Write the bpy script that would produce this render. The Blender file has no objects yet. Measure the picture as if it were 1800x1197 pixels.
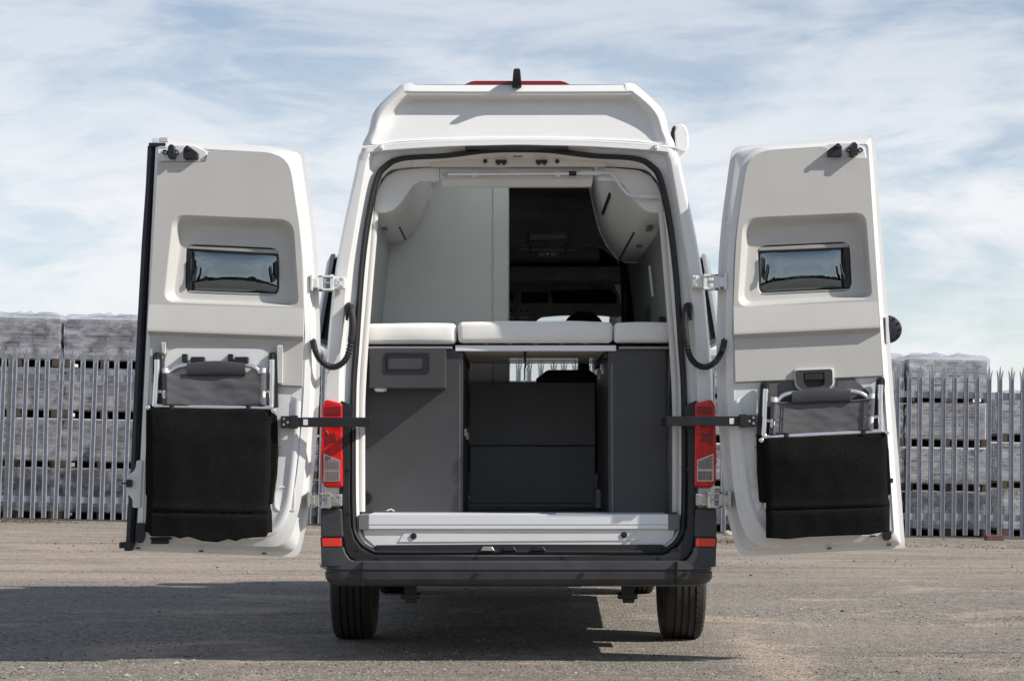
import bpy, bmesh, math, random
from mathutils import Vector, Matrix, noise
from mathutils.geometry import tessellate_polygon
random.seed(7)
scene = bpy.context.scene
COL = scene.collection
R = math.radians

# ---------------------------------------------------------------- camera, light, exposure
FPX, HC = 3400.0, 1.008                  # focal length in photo pixels (1800 wide), eye height
PITCH = math.atan(206.5 / FPX)
SP, CP = math.sin(PITCH), math.cos(PITCH)
cam = bpy.data.objects.new('camera', bpy.data.cameras.new('camera'))
COL.objects.link(cam)
cam.location = (0, 0, HC)
cam.rotation_euler = (R(90) + PITCH, 0, 0)
cam.data.sensor_width = 36.0
cam.data.lens = FPX / 1800.0 * 36.0
cam.data.clip_start, cam.data.clip_end = 0.1, 3000
scene.camera = cam
scene.render.resolution_x, scene.render.resolution_y = 1024, 680

SUN_EL, SUN_AZ = R(36), R(20)            # azimuth measured from +X towards the camera
sdir = Vector((math.cos(SUN_EL) * math.cos(SUN_AZ), -math.cos(SUN_EL) * math.sin(SUN_AZ), math.sin(SUN_EL)))
sun = bpy.data.objects.new('sun', bpy.data.lights.new('sun', 'SUN'))
COL.objects.link(sun)
sun.rotation_euler = sdir.to_track_quat('Z', 'Y').to_euler()
sun.location = (20, -5, 20)
sun.data.energy, sun.data.angle, sun.data.color = 5.0, R(0.53), (1.0, 0.95, 0.88)

scene.view_settings.view_transform = 'Standard'
scene.view_settings.look = 'None'
scene.view_settings.exposure = 0.15
scene.view_settings.gamma = 1.0

world = bpy.data.worlds.new('World')
scene.world = world
world.use_nodes = True
nt = world.node_tree
nt.nodes.clear()
wo = nt.nodes.new('ShaderNodeOutputWorld')
bg = nt.nodes.new('ShaderNodeBackground'); bg.inputs['Strength'].default_value = 0.102
sky = nt.nodes.new('ShaderNodeTexSky'); sky.sky_type = 'NISHITA'; sky.sun_disc = False
sky.sun_elevation = SUN_EL; sky.sun_rotation = math.atan2(sdir.x, sdir.y)
sky.air_density, sky.dust_density, sky.ozone_density = 1.0, 0.0, 1.8
tc = nt.nodes.new('ShaderNodeTexCoord')
def wnoise(scale, loc, detail, rough, dist):
    mp = nt.nodes.new('ShaderNodeMapping'); mp.inputs['Scale'].default_value = scale
    mp.inputs['Location'].default_value = loc; mp.inputs['Rotation'].default_value = (0, R(6), 0)
    nz = nt.nodes.new('ShaderNodeTexNoise'); nz.inputs['Scale'].default_value = 1.0
    nz.inputs['Detail'].default_value = detail; nz.inputs['Roughness'].default_value = rough
    nz.inputs['Distortion'].default_value = dist
    nt.links.new(tc.outputs['Generated'], mp.inputs['Vector']); nt.links.new(mp.outputs['Vector'], nz.inputs['Vector'])
    return nz
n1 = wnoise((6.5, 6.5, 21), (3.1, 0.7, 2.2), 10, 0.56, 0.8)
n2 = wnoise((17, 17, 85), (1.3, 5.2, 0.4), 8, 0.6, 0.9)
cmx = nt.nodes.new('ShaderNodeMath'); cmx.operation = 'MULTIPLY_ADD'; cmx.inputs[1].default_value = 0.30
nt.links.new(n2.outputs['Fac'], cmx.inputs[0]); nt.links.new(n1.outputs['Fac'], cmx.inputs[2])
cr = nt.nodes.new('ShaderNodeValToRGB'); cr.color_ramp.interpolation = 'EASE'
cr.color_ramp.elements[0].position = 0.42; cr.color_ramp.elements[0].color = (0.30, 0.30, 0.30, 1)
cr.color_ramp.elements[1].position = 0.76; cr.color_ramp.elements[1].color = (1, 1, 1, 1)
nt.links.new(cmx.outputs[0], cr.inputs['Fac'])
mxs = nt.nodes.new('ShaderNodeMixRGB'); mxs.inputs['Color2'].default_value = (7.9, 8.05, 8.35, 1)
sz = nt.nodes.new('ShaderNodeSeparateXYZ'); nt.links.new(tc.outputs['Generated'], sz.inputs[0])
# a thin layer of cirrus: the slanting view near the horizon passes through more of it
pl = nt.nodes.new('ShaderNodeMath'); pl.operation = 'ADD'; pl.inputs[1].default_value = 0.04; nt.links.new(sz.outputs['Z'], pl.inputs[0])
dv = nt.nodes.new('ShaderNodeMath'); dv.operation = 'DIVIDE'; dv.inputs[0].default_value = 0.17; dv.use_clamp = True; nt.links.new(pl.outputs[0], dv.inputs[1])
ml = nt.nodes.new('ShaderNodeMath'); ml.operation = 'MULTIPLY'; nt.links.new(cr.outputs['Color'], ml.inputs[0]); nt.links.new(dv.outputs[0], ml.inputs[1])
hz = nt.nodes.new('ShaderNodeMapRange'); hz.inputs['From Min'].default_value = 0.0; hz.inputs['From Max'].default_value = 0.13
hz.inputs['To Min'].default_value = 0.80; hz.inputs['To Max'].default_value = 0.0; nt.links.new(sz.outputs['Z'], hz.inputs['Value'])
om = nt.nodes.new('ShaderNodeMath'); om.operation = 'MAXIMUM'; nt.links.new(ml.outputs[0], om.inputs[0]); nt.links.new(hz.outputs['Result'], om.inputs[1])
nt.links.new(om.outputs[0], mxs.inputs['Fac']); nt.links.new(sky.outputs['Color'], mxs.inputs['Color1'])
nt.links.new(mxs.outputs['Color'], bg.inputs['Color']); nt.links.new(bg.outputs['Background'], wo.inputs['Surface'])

# ---------------------------------------------------------------- pixels to points
def PT(px, py, Y):
    u, v = (px - 900.0) / FPX, (598.5 - py) / FPX
    dy, dz = CP - v * SP, SP + v * CP
    t = Y / dy
    return Vector((u * t, Y, HC + dz * t))
MX = 911.7                               # the van's centre line in the photograph
def mir(px): return 2 * MX - px
XC = (MX - 900) / FPX * 9.6

# ---------------------------------------------------------------- materials
MATS = {}
def mat(name, col, rough=0.5, metal=0.0, **k):
    m = bpy.data.materials.new(name); m.use_nodes = True
    b = m.node_tree.nodes['Principled BSDF']
    b.inputs['Base Color'].default_value = (*col, 1); b.inputs['Roughness'].default_value = rough
    b.inputs['Metallic'].default_value = metal
    if 'coat' in k: b.inputs['Coat Weight'].default_value = k['coat']; b.inputs['Coat Roughness'].default_value = 0.05
    if 'spec' in k: b.inputs['Specular IOR Level'].default_value = k['spec']
    if 'sheen' in k: b.inputs['Sheen Weight'].default_value = k['sheen']
    nt = m.node_tree
    if 'var' in k or 'bump' in k or 'rvar' in k:
        tcn = nt.nodes.new('ShaderNodeTexCoord')
        mp = nt.nodes.new('ShaderNodeMapping'); mp.inputs['Scale'].default_value = k.get('stretch', (1, 1, 1))
        nt.links.new(tcn.outputs['Object'], mp.inputs['Vector'])
    if 'var' in k:                       # colour variation: (scale, amount)
        sc, am = k['var']
        nz = nt.nodes.new('ShaderNodeTexNoise'); nz.inputs['Scale'].default_value = sc; nz.inputs['Detail'].default_value = 6
        nz.inputs['Roughness'].default_value = 0.65
        nt.links.new(mp.outputs['Vector'], nz.inputs['Vector'])
        r = nt.nodes.new('ShaderNodeValToRGB')
        c2 = k.get('col2', tuple(c * (1 - am) for c in col))
        r.color_ramp.elements[0].position = 0.3; r.color_ramp.elements[0].color = (*c2, 1)
        r.color_ramp.elements[1].position = 0.7; r.color_ramp.elements[1].color = (*[min(1, c * (1 + am * 0.5)) for c in col], 1)
        nt.links.new(nz.outputs['Fac'], r.inputs['Fac']); nt.links.new(r.outputs['Color'], b.inputs['Base Color'])
        if 'rvar' in k:
            mr = nt.nodes.new('ShaderNodeMapRange'); mr.inputs['To Min'].default_value = rough - k['rvar']; mr.inputs['To Max'].default_value = rough + k['rvar']
            nt.links.new(nz.outputs['Fac'], mr.inputs['Value']); nt.links.new(mr.outputs['Result'], b.inputs['Roughness'])
    if 'bump' in k:                      # (scale, strength, distance)
        sc, st, di = k['bump']
        nz = nt.nodes.new('ShaderNodeTexNoise'); nz.inputs['Scale'].default_value = sc; nz.inputs['Detail'].default_value = 4
        nt.links.new(mp.outputs['Vector'], nz.inputs['Vector'])
        bp = nt.nodes.new('ShaderNodeBump'); bp.inputs['Strength'].default_value = st; bp.inputs['Distance'].default_value = di
        nt.links.new(nz.outputs['Fac'], bp.inputs['Height']); nt.links.new(bp.outputs['Normal'], b.inputs['Normal'])
    MATS[name] = m
    return m
mat('white_paint', (0.72, 0.718, 0.705), 0.28, var=(3.0, 0.035), rvar=0.05, coat=0.5)
mat('white_gelcoat', (0.71, 0.705, 0.69), 0.33, var=(2.2, 0.05), rvar=0.06, coat=0.25)
mat('white_plastic', (0.72, 0.72, 0.70), 0.42, var=(9, 0.05))
mat('door_trim', (0.50, 0.49, 0.465), 0.62, var=(5, 0.05), bump=(900, 0.25, 0.0006))
mat('inner_trim', (0.62, 0.61, 0.58), 0.5, var=(4, 0.04))
mat('wall_panel', (0.60, 0.63, 0.605), 0.42, var=(2, 0.06))
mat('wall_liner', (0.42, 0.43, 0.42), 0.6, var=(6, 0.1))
mat('wall_shade', (0.17, 0.18, 0.175), 0.6, var=(6, 0.1))  # darker copy of wall_liner: the unlit right wall's shade painted in
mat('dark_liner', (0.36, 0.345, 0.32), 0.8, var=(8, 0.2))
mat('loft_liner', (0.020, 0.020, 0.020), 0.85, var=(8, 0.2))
mat('shelf_grey', (0.16, 0.165, 0.17), 0.6, var=(8, 0.12))
mat('anthracite', (0.054, 0.053, 0.056), 0.42, var=(6, 0.12), bump=(500, 0.12, 0.0005))
mat('anthracite_deep', (0.17, 0.17, 0.178), 0.5, var=(6, 0.12))
mat('black_plastic', (0.012, 0.012, 0.013), 0.42, var=(14, 0.3), rvar=0.1)
mat('bumper_plastic', (0.044, 0.045, 0.048), 0.46, var=(7, 0.25), col2=(0.030, 0.030, 0.032), rvar=0.1, bump=(700, 0.25, 0.0008))
mat('bumper_dark', (0.016, 0.016, 0.018), 0.5, var=(9, 0.35), rvar=0.1)
mat('rubber', (0.014, 0.014, 0.015), 0.55, var=(10, 0.3))
mat('seal_rubber', (0.010, 0.011, 0.022), 0.45, var=(10, 0.2))
mat('tyre_rubber', (0.032, 0.030, 0.028), 0.72, var=(12, 0.35), bump=(160, 0.3, 0.001))
mat('aluminium', (0.80, 0.81, 0.83), 0.42, 0.25, var=(4, 0.06), stretch=(1, 40, 40))
mat('silver_tube', (0.84, 0.85, 0.87), 0.26, 0.9, var=(30, 0.08))
mat('steel', (0.50, 0.485, 0.45), 0.42, 0.8, var=(60, 0.25))
mat('galvanised', (0.33, 0.347, 0.39), 0.45, 0.35, var=(9, 0.28), rvar=0.12)
mat('weathered_post', (0.36, 0.36, 0.34), 0.6, 0.3, var=(9, 0.3))
mat('chair_fabric', (0.115, 0.113, 0.118), 0.85, var=(420, 0.25), bump=(900, 0.5, 0.0008))
mat('pad_fabric', (0.042, 0.043, 0.048), 0.8, var=(300, 0.25), bump=(600, 0.5, 0.001))
mat('felt', (0.017, 0.017, 0.0165), 1.0, var=(240, 0.85), bump=(260, 1.0, 0.004), spec=0.0)
mat('upholstery', (0.84, 0.82, 0.785), 0.5, var=(6, 0.05), bump=(260, 0.25, 0.0006))
mat('slat_wood', (0.62, 0.57, 0.48), 0.55, var=(8, 0.25), stretch=(1, 12, 12))
mat('olive_panel', (0.11, 0.10, 0.075), 0.6, var=(8, 0.2))
mat('lamp_red', (0.62, 0.009, 0.010), 0.2, var=(40, 0.45), coat=0.25)
mat('lamp_dark_red', (0.20, 0.003, 0.006), 0.3, coat=0.1)
mat('lamp_clear', (0.27, 0.22, 0.21), 0.2, var=(70, 0.6), stretch=(6, 1, 0.2), coat=0.5)
mat('chrome', (0.85, 0.85, 0.86), 0.12, 1.0)
mat('reflector_red', (0.72, 0.030, 0.012), 0.2, var=(90, 0.15), coat=1.0)
mat('concrete_block', (0.44, 0.43, 0.42), 0.9, var=(7, 0.35), bump=(60, 0.5, 0.01))
mat('brown_block_shaded', (0.25, 0.235, 0.24), 0.9, var=(7, 0.35), bump=(60, 0.5, 0.01))  # brown-grey blocks, with the shade on the left stacks darkened into the colour
mat('pallet_wood', (0.10, 0.076, 0.055), 0.85, var=(9, 0.4), stretch=(1, 6, 6))
mat('brick', (0.16, 0.065, 0.05), 0.9, var=(25, 0.4), bump=(90, 0.6, 0.005))
mat('stone', (0.42, 0.39, 0.345), 0.9, var=(40, 0.5))
mat('dark_stone', (0.05, 0.046, 0.042), 0.9, var=(40, 0.5))
mat('dry_litter', (0.17, 0.12, 0.07), 0.9, var=(20, 0.5))
mat('grass_tuft', (0.10, 0.12, 0.04), 0.8, var=(20, 0.4))
mat('foliage', (0.035, 0.055, 0.022), 0.8, var=(0.8, 0.5))
mat('window_grey', (0.30, 0.32, 0.33), 0.08, var=(3, 0.15), coat=1.0)
mat('spot_lens', (0.85, 0.85, 0.85), 0.1, coat=1.0)
mat('inner_grey', (0.10, 0.10, 0.105), 0.7, var=(9, 0.2))
mat('rail_grey', (0.34, 0.33, 0.31), 0.45, var=(8, 0.1))
mat('header_bounce_warm', (0.66, 0.615, 0.55), 0.5, var=(4, 0.04))  # warm bounced light painted into the header and locker lip colour
mat('edge_alu', (0.30, 0.30, 0.31), 0.4, 0.3, var=(8, 0.1))
mat('black_recess', (0.004, 0.004, 0.004), 0.9)

def glassmat(name, tint, refl, rough=0.02, rmax=0.9):
    m = bpy.data.materials.new(name); m.use_nodes = True; t = m.node_tree; t.nodes.clear()
    o = t.nodes.new('ShaderNodeOutputMaterial'); mx = t.nodes.new('ShaderNodeMixShader')
    tr = t.nodes.new('ShaderNodeBsdfTransparent'); tr.inputs['Color'].default_value = (*tint, 1)
    gl = t.nodes.new('ShaderNodeBsdfGlossy'); gl.inputs['Roughness'].default_value = rough; gl.inputs['Color'].default_value = (0.80, 0.93, 1.0, 1)
    lw = t.nodes.new('ShaderNodeLayerWeight'); lw.inputs['Blend'].default_value = 0.35
    mr = t.nodes.new('ShaderNodeMapRange'); mr.inputs['To Min'].default_value = refl; mr.inputs['To Max'].default_value = rmax
    t.links.new(lw.outputs['Fresnel'], mr.inputs['Value']); t.links.new(mr.outputs['Result'], mx.inputs['Fac'])
    t.links.new(tr.outputs[0], mx.inputs[1]); t.links.new(gl.outputs[0], mx.inputs[2]); t.links.new(mx.outputs[0], o.inputs['Surface'])
    MATS[name] = m
glassmat('acrylic', (0.10, 0.17, 0.20), 0.22)
def milky():
    m = bpy.data.materials.new('milky_acrylic'); m.use_nodes = True; t = m.node_tree; t.nodes.clear()
    o = t.nodes.new('ShaderNodeOutputMaterial'); a = t.nodes.new('ShaderNodeBsdfTranslucent'); a.inputs['Color'].default_value = (0.85, 0.87, 0.88, 1)
    t.links.new(a.outputs[0], o.inputs['Surface']); MATS['milky_acrylic'] = m
milky()
glassmat('windscreen_glass', (0.95, 0.98, 0.97), 0.02, rmax=0.3)

def filmmat():
    m = bpy.data.materials.new('stretch_film'); m.use_nodes = True; t = m.node_tree; t.nodes.clear()
    o = t.nodes.new('ShaderNodeOutputMaterial'); mx = t.nodes.new('ShaderNodeMixShader'); m2 = t.nodes.new('ShaderNodeMixShader')
    tr = t.nodes.new('ShaderNodeBsdfTransparent'); tr.inputs['Color'].default_value = (0.88, 0.89, 0.92, 1)
    gl = t.nodes.new('ShaderNodeBsdfGlossy'); gl.inputs['Roughness'].default_value = 0.22
    df = t.nodes.new('ShaderNodeBsdfDiffuse'); df.inputs['Color'].default_value = (0.78, 0.79, 0.83, 1)
    tcn = t.nodes.new('ShaderNodeTexCoord'); mp = t.nodes.new('ShaderNodeMapping'); mp.inputs['Scale'].default_value = (1.6, 1.6, 3.2)
    nz = t.nodes.new('ShaderNodeTexNoise'); nz.inputs['Scale'].default_value = 2.2; nz.inputs['Detail'].default_value = 7; nz.inputs['Distortion'].default_value = 1.0
    t.links.new(tcn.outputs['Object'], mp.inputs['Vector']); t.links.new(mp.outputs['Vector'], nz.inputs['Vector'])
    mr = t.nodes.new('ShaderNodeMapRange'); mr.inputs['From Min'].default_value = 0.35; mr.inputs['From Max'].default_value = 0.7
    mr.inputs['To Min'].default_value = 0.10; mr.inputs['To Max'].default_value = 0.60
    t.links.new(nz.outputs['Fac'], mr.inputs['Value'])
    bp = t.nodes.new('ShaderNodeBump'); bp.inputs['Strength'].default_value = 0.9; bp.inputs['Distance'].default_value = 0.03
    t.links.new(nz.outputs['Fac'], bp.inputs['Height']); t.links.new(bp.outputs['Normal'], gl.inputs['Normal'])
    m2.inputs['Fac'].default_value = 0.35
    t.links.new(df.outputs[0], m2.inputs[1]); t.links.new(gl.outputs[0], m2.inputs[2])
    t.links.new(mr.outputs['Result'], mx.inputs['Fac']); t.links.new(tr.outputs[0], mx.inputs[1]); t.links.new(m2.outputs[0], mx.inputs[2])
    t.links.new(mx.outputs[0], o.inputs['Surface']); MATS['stretch_film'] = m
filmmat()

def groundmat():
    m = bpy.data.materials.new('yard_ground'); m.use_nodes = True; t = m.node_tree
    b = t.nodes['Principled BSDF']; b.inputs['Roughness'].default_value = 0.92; b.inputs['Specular IOR Level'].default_value = 0.25
    g = t.nodes.new('ShaderNodeNewGeometry')
    def N(kind, **kw):
        n = t.nodes.new(kind)
        for a, v in kw.items(): setattr(n, a, v)
        return n
    def noise_(scale, detail=5, rough=0.6, dist=0.0, vec=None, st=(1, 1, 1)):
        mp = N('ShaderNodeMapping'); mp.inputs['Scale'].default_value = st
        t.links.new(g.outputs['Position'], mp.inputs['Vector'])
        n = N('ShaderNodeTexNoise'); n.inputs['Scale'].default_value = scale; n.inputs['Detail'].default_value = detail
        n.inputs['Roughness'].default_value = rough; n.inputs['Distortion'].default_value = dist
        t.links.new(mp.outputs['Vector'], n.inputs['Vector']); return n
    def ramp(src, stops):
        r = N('ShaderNodeValToRGB')
        while len(r.color_ramp.elements) < len(stops): r.color_ramp.elements.new(0.5)
        for e, (p, c) in zip(r.color_ramp.elements, stops):
            e.position = p; e.color = (*c, 1) if len(c) == 3 else c
        t.links.new(src, r.inputs['Fac']); return r
    def math_(op, a, b_):
        n = N('ShaderNodeMath', operation=op)
        for i, x in enumerate((a, b_)):
            if isinstance(x, (int, float)): n.inputs[i].default_value = x
            else: t.links.new(x, n.inputs[i])
        return n.outputs[0]
    def mix(f, c1, c2, bt='MIX'):
        n = N('ShaderNodeMixRGB', blend_type=bt)
        for i, x in enumerate((f, c1, c2)):
            if isinstance(x, (int, float)): n.inputs[i].default_value = x
            elif isinstance(x, tuple): n.inputs[i].default_value = (*x, 1)
            else: t.links.new(x, n.inputs[i])
        return n.outputs[0]
    # aggregate: stones of a worn tarmac
    vo = N('ShaderNodeTexVoronoi'); vo.inputs['Scale'].default_value = 62
    t.links.new(g.outputs['Position'], vo.inputs['Vector'])
    sep = N('ShaderNodeSeparateColor'); t.links.new(vo.outputs['Color'], sep.inputs['Color'])
    agg = ramp(sep.outputs[0], [(0.0, (0.075, 0.07, 0.066)), (0.4, (0.185, 0.163, 0.139)), (0.8, (0.295, 0.258, 0.218)), (1.0, (0.66, 0.59, 0.51))])
    fine = noise_(26, 9, 0.85)
    tar = mix(0.5, agg.outputs['Color'], ramp(fine.outputs['Fac'], [(0.37, (0.10, 0.092, 0.083)), (0.63, (0.42, 0.37, 0.315))]).outputs['Color'])
    gr = noise_(12, 8, 0.9, 0, st=(1, 0.35, 1))
    tar = mix(0.5, tar, ramp(gr.outputs['Fac'], [(0.38, (0.22, 0.22, 0.22)), (0.62, (0.72, 0.72, 0.72))]).outputs['Color'], 'OVERLAY')
    # large weathering, dust tracks running across
    big = noise_(0.55, 6, 0.6, 0.6, st=(0.5, 1.3, 1))
    tar = mix(ramp(big.outputs['Fac'], [(0.42, (0, 0, 0)), (0.66, (0.8, 0.8, 0.8))]).outputs['Color'], tar, mix(0.6, tar, (0.33, 0.285, 0.235)))
    sandc = mix(0.45, ramp(noise_(14, 8, 0.75).outputs['Fac'], [(0.3, (0.40, 0.345, 0.28)), (0.7, (0.64, 0.555, 0.455))]).outputs['Color'], agg.outputs['Color'], 'OVERLAY')
    # sandy strip beyond the van, between about 16 and 26 m
    sp_ = N('ShaderNodeSeparateXYZ'); t.links.new(g.outputs['Position'], sp_.inputs[0])
    edge = noise_(0.8, 6, 0.65, 0.4, st=(0.35, 1, 1))
    yy = math_('ADD', sp_.outputs['Y'], math_('MULTIPLY', math_('SUBTRACT', edge.outputs['Fac'], 0.5), 4.5))
    strip = ramp(math_('DIVIDE', yy, 40.0), [(0.375, (0, 0, 0)), (0.42, (0.9, 0.9, 0.9)), (0.57, (0.9, 0.9, 0.9)), (0.66, (0.25, 0.25, 0.25))])
    streak = noise_(1.1, 9, 0.75, 0.3, st=(0.16, 1.6, 1))
    strip2 = math_('MULTIPLY', strip.outputs['Color'], ramp(streak.outputs['Fac'], [(0.42, (0.0, 0.0, 0.0)), (0.55, (1, 1, 1))]).outputs['Color'])
    # loose sand patches on the near tarmac
    pat = noise_(0.95, 9, 0.68, 0.5, st=(0.8, 1, 1))
    patm = ramp(pat.outputs['Fac'], [(0.54, (0, 0, 0)), (0.61, (0.9, 0.9, 0.9))])
    # a tongue of washed-out sand beside the rear wheel
    wob = math_('MULTIPLY', math_('SUBTRACT', noise_(1.6, 8, 0.7).outputs['Fac'], 0.5), 1.3)
    dx = math_('ABSOLUTE', math_('ADD', math_('SUBTRACT', sp_.outputs['X'], 1.33), wob), 0)
    dy = math_('MULTIPLY', math_('ABSOLUTE', math_('SUBTRACT', sp_.outputs['Y'], 9.6), 0), 0.13)
    ton = ramp(math_('ADD', dx, dy), [(0.18, (1, 1, 1)), (0.32, (0, 0, 0))])
    patm2 = math_('MAXIMUM', patm.outputs['Color'], ton.outputs['Color'])
    col = mix(math_('MAXIMUM', strip2, patm2), tar, sandc)
    drk = noise_(2.3, 8, 0.7, 0.8, st=(0.25, 1.2, 1))
    col = mix(ramp(drk.outputs['Fac'], [(0.55, (0, 0, 0)), (0.68, (0.6, 0.6, 0.6))]).outputs['Color'], col, (0.11, 0.095, 0.078))
    t.links.new(col, b.inputs['Base Color'])
    bp = N('ShaderNodeBump'); bp.inputs['Strength'].default_value = 1.0; bp.inputs['Distance'].default_value = 0.012
    t.links.new(math_('ADD', fine.outputs['Fac'], math_('MULTIPLY', vo.outputs['Distance'], -0.9)), bp.inputs['Height'])
    t.links.new(bp.outputs['Normal'], b.inputs['Normal'])
    MATS['yard_ground'] = m
groundmat()

# ---------------------------------------------------------------- mesh helpers (all points are world points)
class MB:
    def __init__(s): s.v = []; s.f = []
    def add(s, vs, fs):
        o = len(s.v); s.v += [Vector(p) for p in vs]; s.f += [tuple(i + o for i in f) for f in fs]; return s
    def box(s, x0, x1, y0, y1, z0, z1):
        vs = [(x, y, z) for z in (z0, z1) for y in (y0, y1) for x in (x0, x1)]
        return s.add(vs, [(0, 2, 3, 1), (4, 5, 7, 6), (0, 1, 5, 4), (2, 6, 7, 3), (0, 4, 6, 2), (1, 3, 7, 5)])
    def pbox(s, px0, px1, py0, py1, Y0, Y1):      # pixel rectangle on the plane Y0, going back to Y1
        a, b = PT(px0, py1, Y0), PT(px1, py0, Y0)
        return s.box(a.x, b.x, Y0, Y1, a.z, b.z)
    def rings(s, loops, closed=True, cap0=False, cap1=False):
        n = len(loops[0]); vs = [p for l in loops for p in l]; fs = []
        for a in range(len(loops) - 1):
            for i in range(n if closed else n - 1):
                j = (i + 1) % n
                fs.append((a * n + i, a * n + j, (a + 1) * n + j, (a + 1) * n + i))
        for on, k in ((cap0, 0), (cap1, len(loops) - 1)):
            if on:
                t = tessellate_polygon([[Vector(p) for p in loops[k]]])
                fs += [tuple(k * n + i for i in x) for x in t]
        return s.add(vs, fs)
    def prism(s, poly, Y0, Y1):                   # poly: (x,z) world points
        l0 = [(x, Y0, z) for x, z in poly]; l1 = [(x, Y1, z) for x, z in poly]
        return s.rings([l0, l1], True, True, True)
    def pprism(s, pts, Y0, Y1):                   # pts: pixels on the plane Y0
        return s.prism([(p.x, p.z) for p in (PT(x, y, Y0) for x, y in pts)], Y0, Y1)
    def plate(s, outer, holes):                   # flat sheet with holes, 3D points
        allp = [Vector(p) for p in outer] + [Vector(p) for h in holes for p in h]
        t = tessellate_polygon([[Vector(p) for p in outer]] + [[Vector(p) for p in h] for h in holes])
        return s.add(allp, t)
    def tube(s, path, r, seg=10, caps=True):
        path = [Vector(p) for p in path]; loops = []; up = None
        for i, p in enumerate(path):
            d = (path[min(i + 1, len(path) - 1)] - path[max(i - 1, 0)]).normalized()
            if up is None: up = d.orthogonal().normalized()
            up = (up - d * up.dot(d)).normalized(); w = d.cross(up)
            rr = r[i] if isinstance(r, (list, tuple)) else r
            loops.append([p + (up * math.cos(a) + w * math.sin(a)) * rr for a in [2 * math.pi * k / seg for k in range(seg)]])
        return s.rings(loops, True, caps, caps)
    def lathe(s, prof, c, ax, seg=24, cap=True):  # prof: (radius, offset along ax)
        c, ax = Vector(c), Vector(ax).normalized(); u = ax.orthogonal().normalized(); w = ax.cross(u)
        loops = [[c + ax * o + (u * math.cos(a) + w * math.sin(a)) * max(r, 1e-4) for a in [2 * math.pi * k / seg for k in range(seg)]] for r, o in prof]
        return s.rings(loops, True, cap, cap)
ORG = {}
def link(o, parent, org):
    COL.objects.link(o); ORG[o.name] = Vector(org)
    if parent is not None:
        o.parent = parent; o.location = Vector(org) - ORG[parent.name]
    else: o.location = org
    return o
def obj(name, mb, m, parent=None, bevel=0.0, angle=38, org=None, smooth=True, seg=2, fix=True, merge=True):
    if org is None:
        if parent is not None: org = ORG[parent.name]
        else:
            xs = [p.x for p in mb.v]; ys = [p.y for p in mb.v]; zs = [p.z for p in mb.v]
            org = Vector(((min(xs) + max(xs)) / 2, (min(ys) + max(ys)) / 2, min(zs)))
    org = Vector(org)
    me = bpy.data.meshes.new(name); me.from_pydata([p - org for p in mb.v], [], mb.f)
    if fix:
        bm = bmesh.new(); bm.from_mesh(me); (bmesh.ops.remove_doubles(bm, verts=bm.verts, dist=1e-5) if merge else None)
        bmesh.ops.recalc_face_normals(bm, faces=bm.faces); bm.to_mesh(me); bm.free()
    me.materials.append(MATS[m])
    if smooth:
        for p in me.polygons: p.use_smooth = True
        me.set_sharp_from_angle(angle=R(angle))
    o = bpy.data.objects.new(name, me); link(o, parent, org)
    if bevel:
        b = o.modifiers.new('bevel', 'BEVEL'); b.width = bevel; b.segments = seg; b.limit_method = 'ANGLE'; b.angle_limit = R(40)
        b.harden_normals = True
    return o
def weighted(o):
    w = o.modifiers.new('normals', 'WEIGHTED_NORMAL'); w.keep_sharp = True; w.weight = 100; return o
def inst(src, parent, loc, rot=(0, 0, 0), name=None):   # copy sharing mesh data; loc is a world point
    o = src.copy(); o.name = name or src.name.split('.')[0]; link(o, parent, loc); o.rotation_euler = rot; return o
def empty(name, loc):
    o = bpy.data.objects.new(name, None); o.empty_display_size = 0.2; return link(o, None, Vector(loc))
def tag(o, label, cat, group=None, kind=None):
    if label: o['label'] = label
    if cat: o['category'] = cat
    if group: o['group'] = group
    if kind: o['kind'] = kind
    return o
def rpoly(pts, K=6, M=3):                # rounded polygon in pixels; each corner (x, y, r)
    out = []; n = len(pts)
    for i in range(n):
        a = Vector(pts[i - 1][:2]); b = Vector(pts[i][:2]); c = Vector(pts[(i + 1) % n][:2]); r = pts[i][2] if len(pts[i]) > 2 else 0.5
        d1, d2 = (a - b), (c - b); L1, L2 = d1.length, d2.length; d1 /= L1; d2 /= L2
        r = min(r, L1 * 0.48, L2 * 0.48)
        p0, p2 = b + d1 * r, b + d2 * r
        for k in range(K + 1):
            t = k / K; out.append(tuple((1 - t) ** 2 * p0 + 2 * t * (1 - t) * b + t * t * p2))
    return out
def cat(pts, sub=5, closed=True):        # Catmull-Rom through points
    n = len(pts); out = []
    P = lambda i: Vector(pts[i % n]) if closed else Vector(pts[max(0, min(n - 1, i))])
    for i in range(n if closed else n - 1):
        a, b, c, d = P(i - 1), P(i), P(i + 1), P(i + 2)
        for k in range(sub):
            t = k / sub
            out.append(0.5 * ((2 * b) + (c - a) * t + (2 * a - 5 * b + 4 * c - d) * t * t + (3 * b - a - 3 * c + d) * t ** 3))
    if not closed: out.append(Vector(pts[-1]))
    return out
def P3(pts, Y): return [PT(x, y, Y if not callable(Y) else Y(x, y)) for x, y in pts]
def sm(a, b, x):
    t = max(0.0, min(1.0, (x - a) / (b - a))); return t * t * (3 - 2 * t)
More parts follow.
